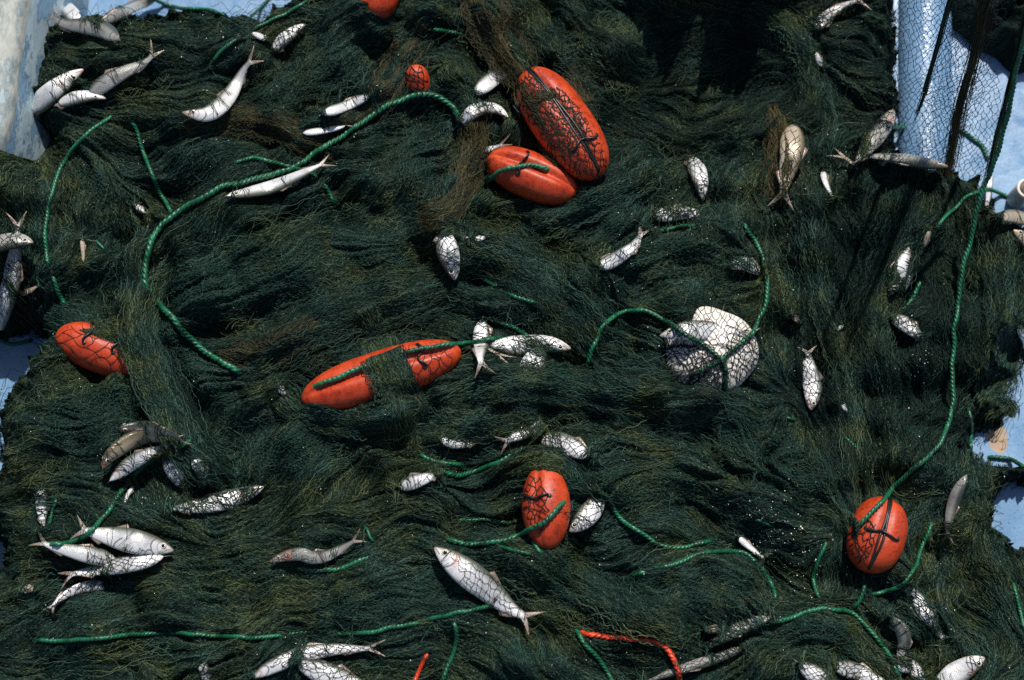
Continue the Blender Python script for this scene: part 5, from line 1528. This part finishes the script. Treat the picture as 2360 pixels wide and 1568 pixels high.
def cordbundle(label, pts, wpx, n):
    c = catmull(pts, 6)
    r = np.random.default_rng(int(pts[0][0]))
    out = []
    K = 30
    for i in range(n):
        s = np.linspace(r.uniform(0, .25), r.uniform(.8, 1), K) * (len(c) - 1)
        o_ = r.normal(0, .3) * wpx + wpx * .12 * np.interp(np.linspace(0, 1, K), np.linspace(0, 1, 6), r.normal(0, 1, 6))
        px_ = np.interp(s, np.arange(len(c)), c[:, 0]) + o_; py_ = np.interp(s, np.arange(len(c)), c[:, 1])
        z = zlift(px_, py_) + r.normal(0, .3) * wpx * PXM
        x, y = P(px_, py_, z)
        out.append(np.stack([x, y, z], 1))
    o = hair_obj('gathered_cord', np.array(out), .00045, M['olive'] if wpx > 18 else M['strand'], lift_net)
    return o
cordbundle('', [(2245, -180), (2190, 0), (2160, 110), (2128, 220), (2104, 290)], 10, 36)
cordbundle('', [(2320, -180), (2275, 0), (2250, 120), (2215, 240), (2195, 340), (2178, 420), (2150, 470)], 24, 90)
cordbundle('', [(2400, -100), (2350, 110), (2325, 210), (2300, 310), (2272, 420), (2240, 480)], 12, 44)

# dark heap of net beyond, in the corner
def heap(name, c, rx, ry, hz, label, sd):
    r = np.random.default_rng(sd)
    x0, y0 = (float(v) for v in P(c[0], c[1], 0.05))
    n1, n2 = 40, 70
    nb = band(.03, .08, sd); nb2 = band(.012, .03, sd + 1)
    V = []
    for i in range(n1 + 1):
        e = i / n1
        for j in range(n2):
            q = j / n2 * 2 * math.pi
            wob = 1 + .08 * math.sin(3 * q + 1) + .07 * math.sin(7 * q + 2) + .05 * math.sin(13 * q)
            x = x0 + rx * e * wob * math.cos(q); y = y0 + ry * e * wob * math.sin(q)
            zz = hz * math.sqrt(max(0, 1 - e ** 2.4)) + float(.009 * bil(nb, x - .3, y - .2) + .004 * bil(nb2, x - .3, y - .2)) * (1 - e ** 6)
            V.append((x, y, zz))
    F = [(i * n2 + j, i * n2 + (j + 1) % n2, (i + 1) * n2 + (j + 1) % n2, (i + 1) * n2 + j) for i in range(n1) for j in range(n2)]
    root = tag(empty(name, (x0, y0, 0)), label, 'fishing net')
    mesh_obj('matted_net', np.array(V), F, M['mound'], root)
    A = []
    for k in range(7000):
        e = math.sqrt(r.random()); q = r.uniform(0, 6.283)
        pts = []
        a_ = r.uniform(0, 6.28)
        for s in range(12):
            x = x0 + rx * e * math.cos(q); y = y0 + ry * e * math.sin(q)
            zz = max(.001, hz * math.sqrt(max(0, 1 - min(e, 1) ** 2.4)) + float(.009 * bil(nb, x - .3, y - .2)) * (1 - e ** 6)) + .002 + r.uniform(0, .004)
            pts.append((x, y, zz))
            q += .05 * math.cos(a_); e = min(1.02, max(0, e + .03 * math.sin(a_))); a_ += r.normal(0, .4)
        A.append(pts)
    o = hair_obj('net_twine', np.array(A), .00042, M['darkstrand'], root); o['kind'] = 'stuff'
heap('net_heap', (2410, -20), .145, .105, .075, 'second dark heap of net in the top corner beyond the lifted netting', 55)

# ------------------------------------------------------------------ glinting scales and drops stuck in the net
rs = np.random.default_rng(9)
VV, FF, o_ = [], [], 0
def flake(px, py, r):
    global o_
    x, y, z = on_pile(px, py, 0, HTOP)
    z = float(z) + .0028
    n_ = np.array([rs.normal(0, .5), rs.normal(0, .5), 1.]); n_ /= np.linalg.norm(n_)
    a_ = np.cross(n_, [1, 0, 0.]); a_ /= np.linalg.norm(a_); b_ = np.cross(n_, a_)
    c = np.array([float(x), float(y), z])
    k = 7
    V = [c + n_ * r * .35] + [c + (a_ * math.cos(q) + b_ * math.sin(q) * .75) * r for q in np.arange(k) / k * 6.283] + [c - n_ * r * .35]
    VV.extend(V)
    for i in range(k):
        FF.append((o_, o_ + 1 + i, o_ + 1 + (i + 1) % k)); FF.append((o_ + k + 1, o_ + 1 + (i + 1) % k, o_ + 1 + i))
    o_ += k + 2
for i in range(900):
    px, py = rs.uniform(40, 2330), rs.uniform(30, 1560)
    x, y = P(px, py, .1)
    if bil(dist, x, y) > 15: flake(px, py, abs(rs.normal(0, .0004)) + .0004)
for cx, cy, s, k in [(1760, 1225, 45, 130), (1850, 1310, 60, 60), (2000, 720, 60, 40), (2110, 850, 30, 40), (1460, 600, 80, 30), (250, 110, 130, 14), (480, 130, 60, 8), (1950, 420, 120, 30), (830, 190, 60, 20)]:
    for i in range(k):
        px, py = rs.normal(cx, s), rs.normal(cy, s)
        x, y = P(px, py, .1)
        if bil(dist, x, y) > 15: flake(px, py, abs(rs.normal(0, .0006)) + .0004)
tag(mesh_obj('loose_scales', np.array(VV), FF, M['scale']), 'loose glinting fish scales and drops scattered over the net', 'fish scales', kind='stuff')
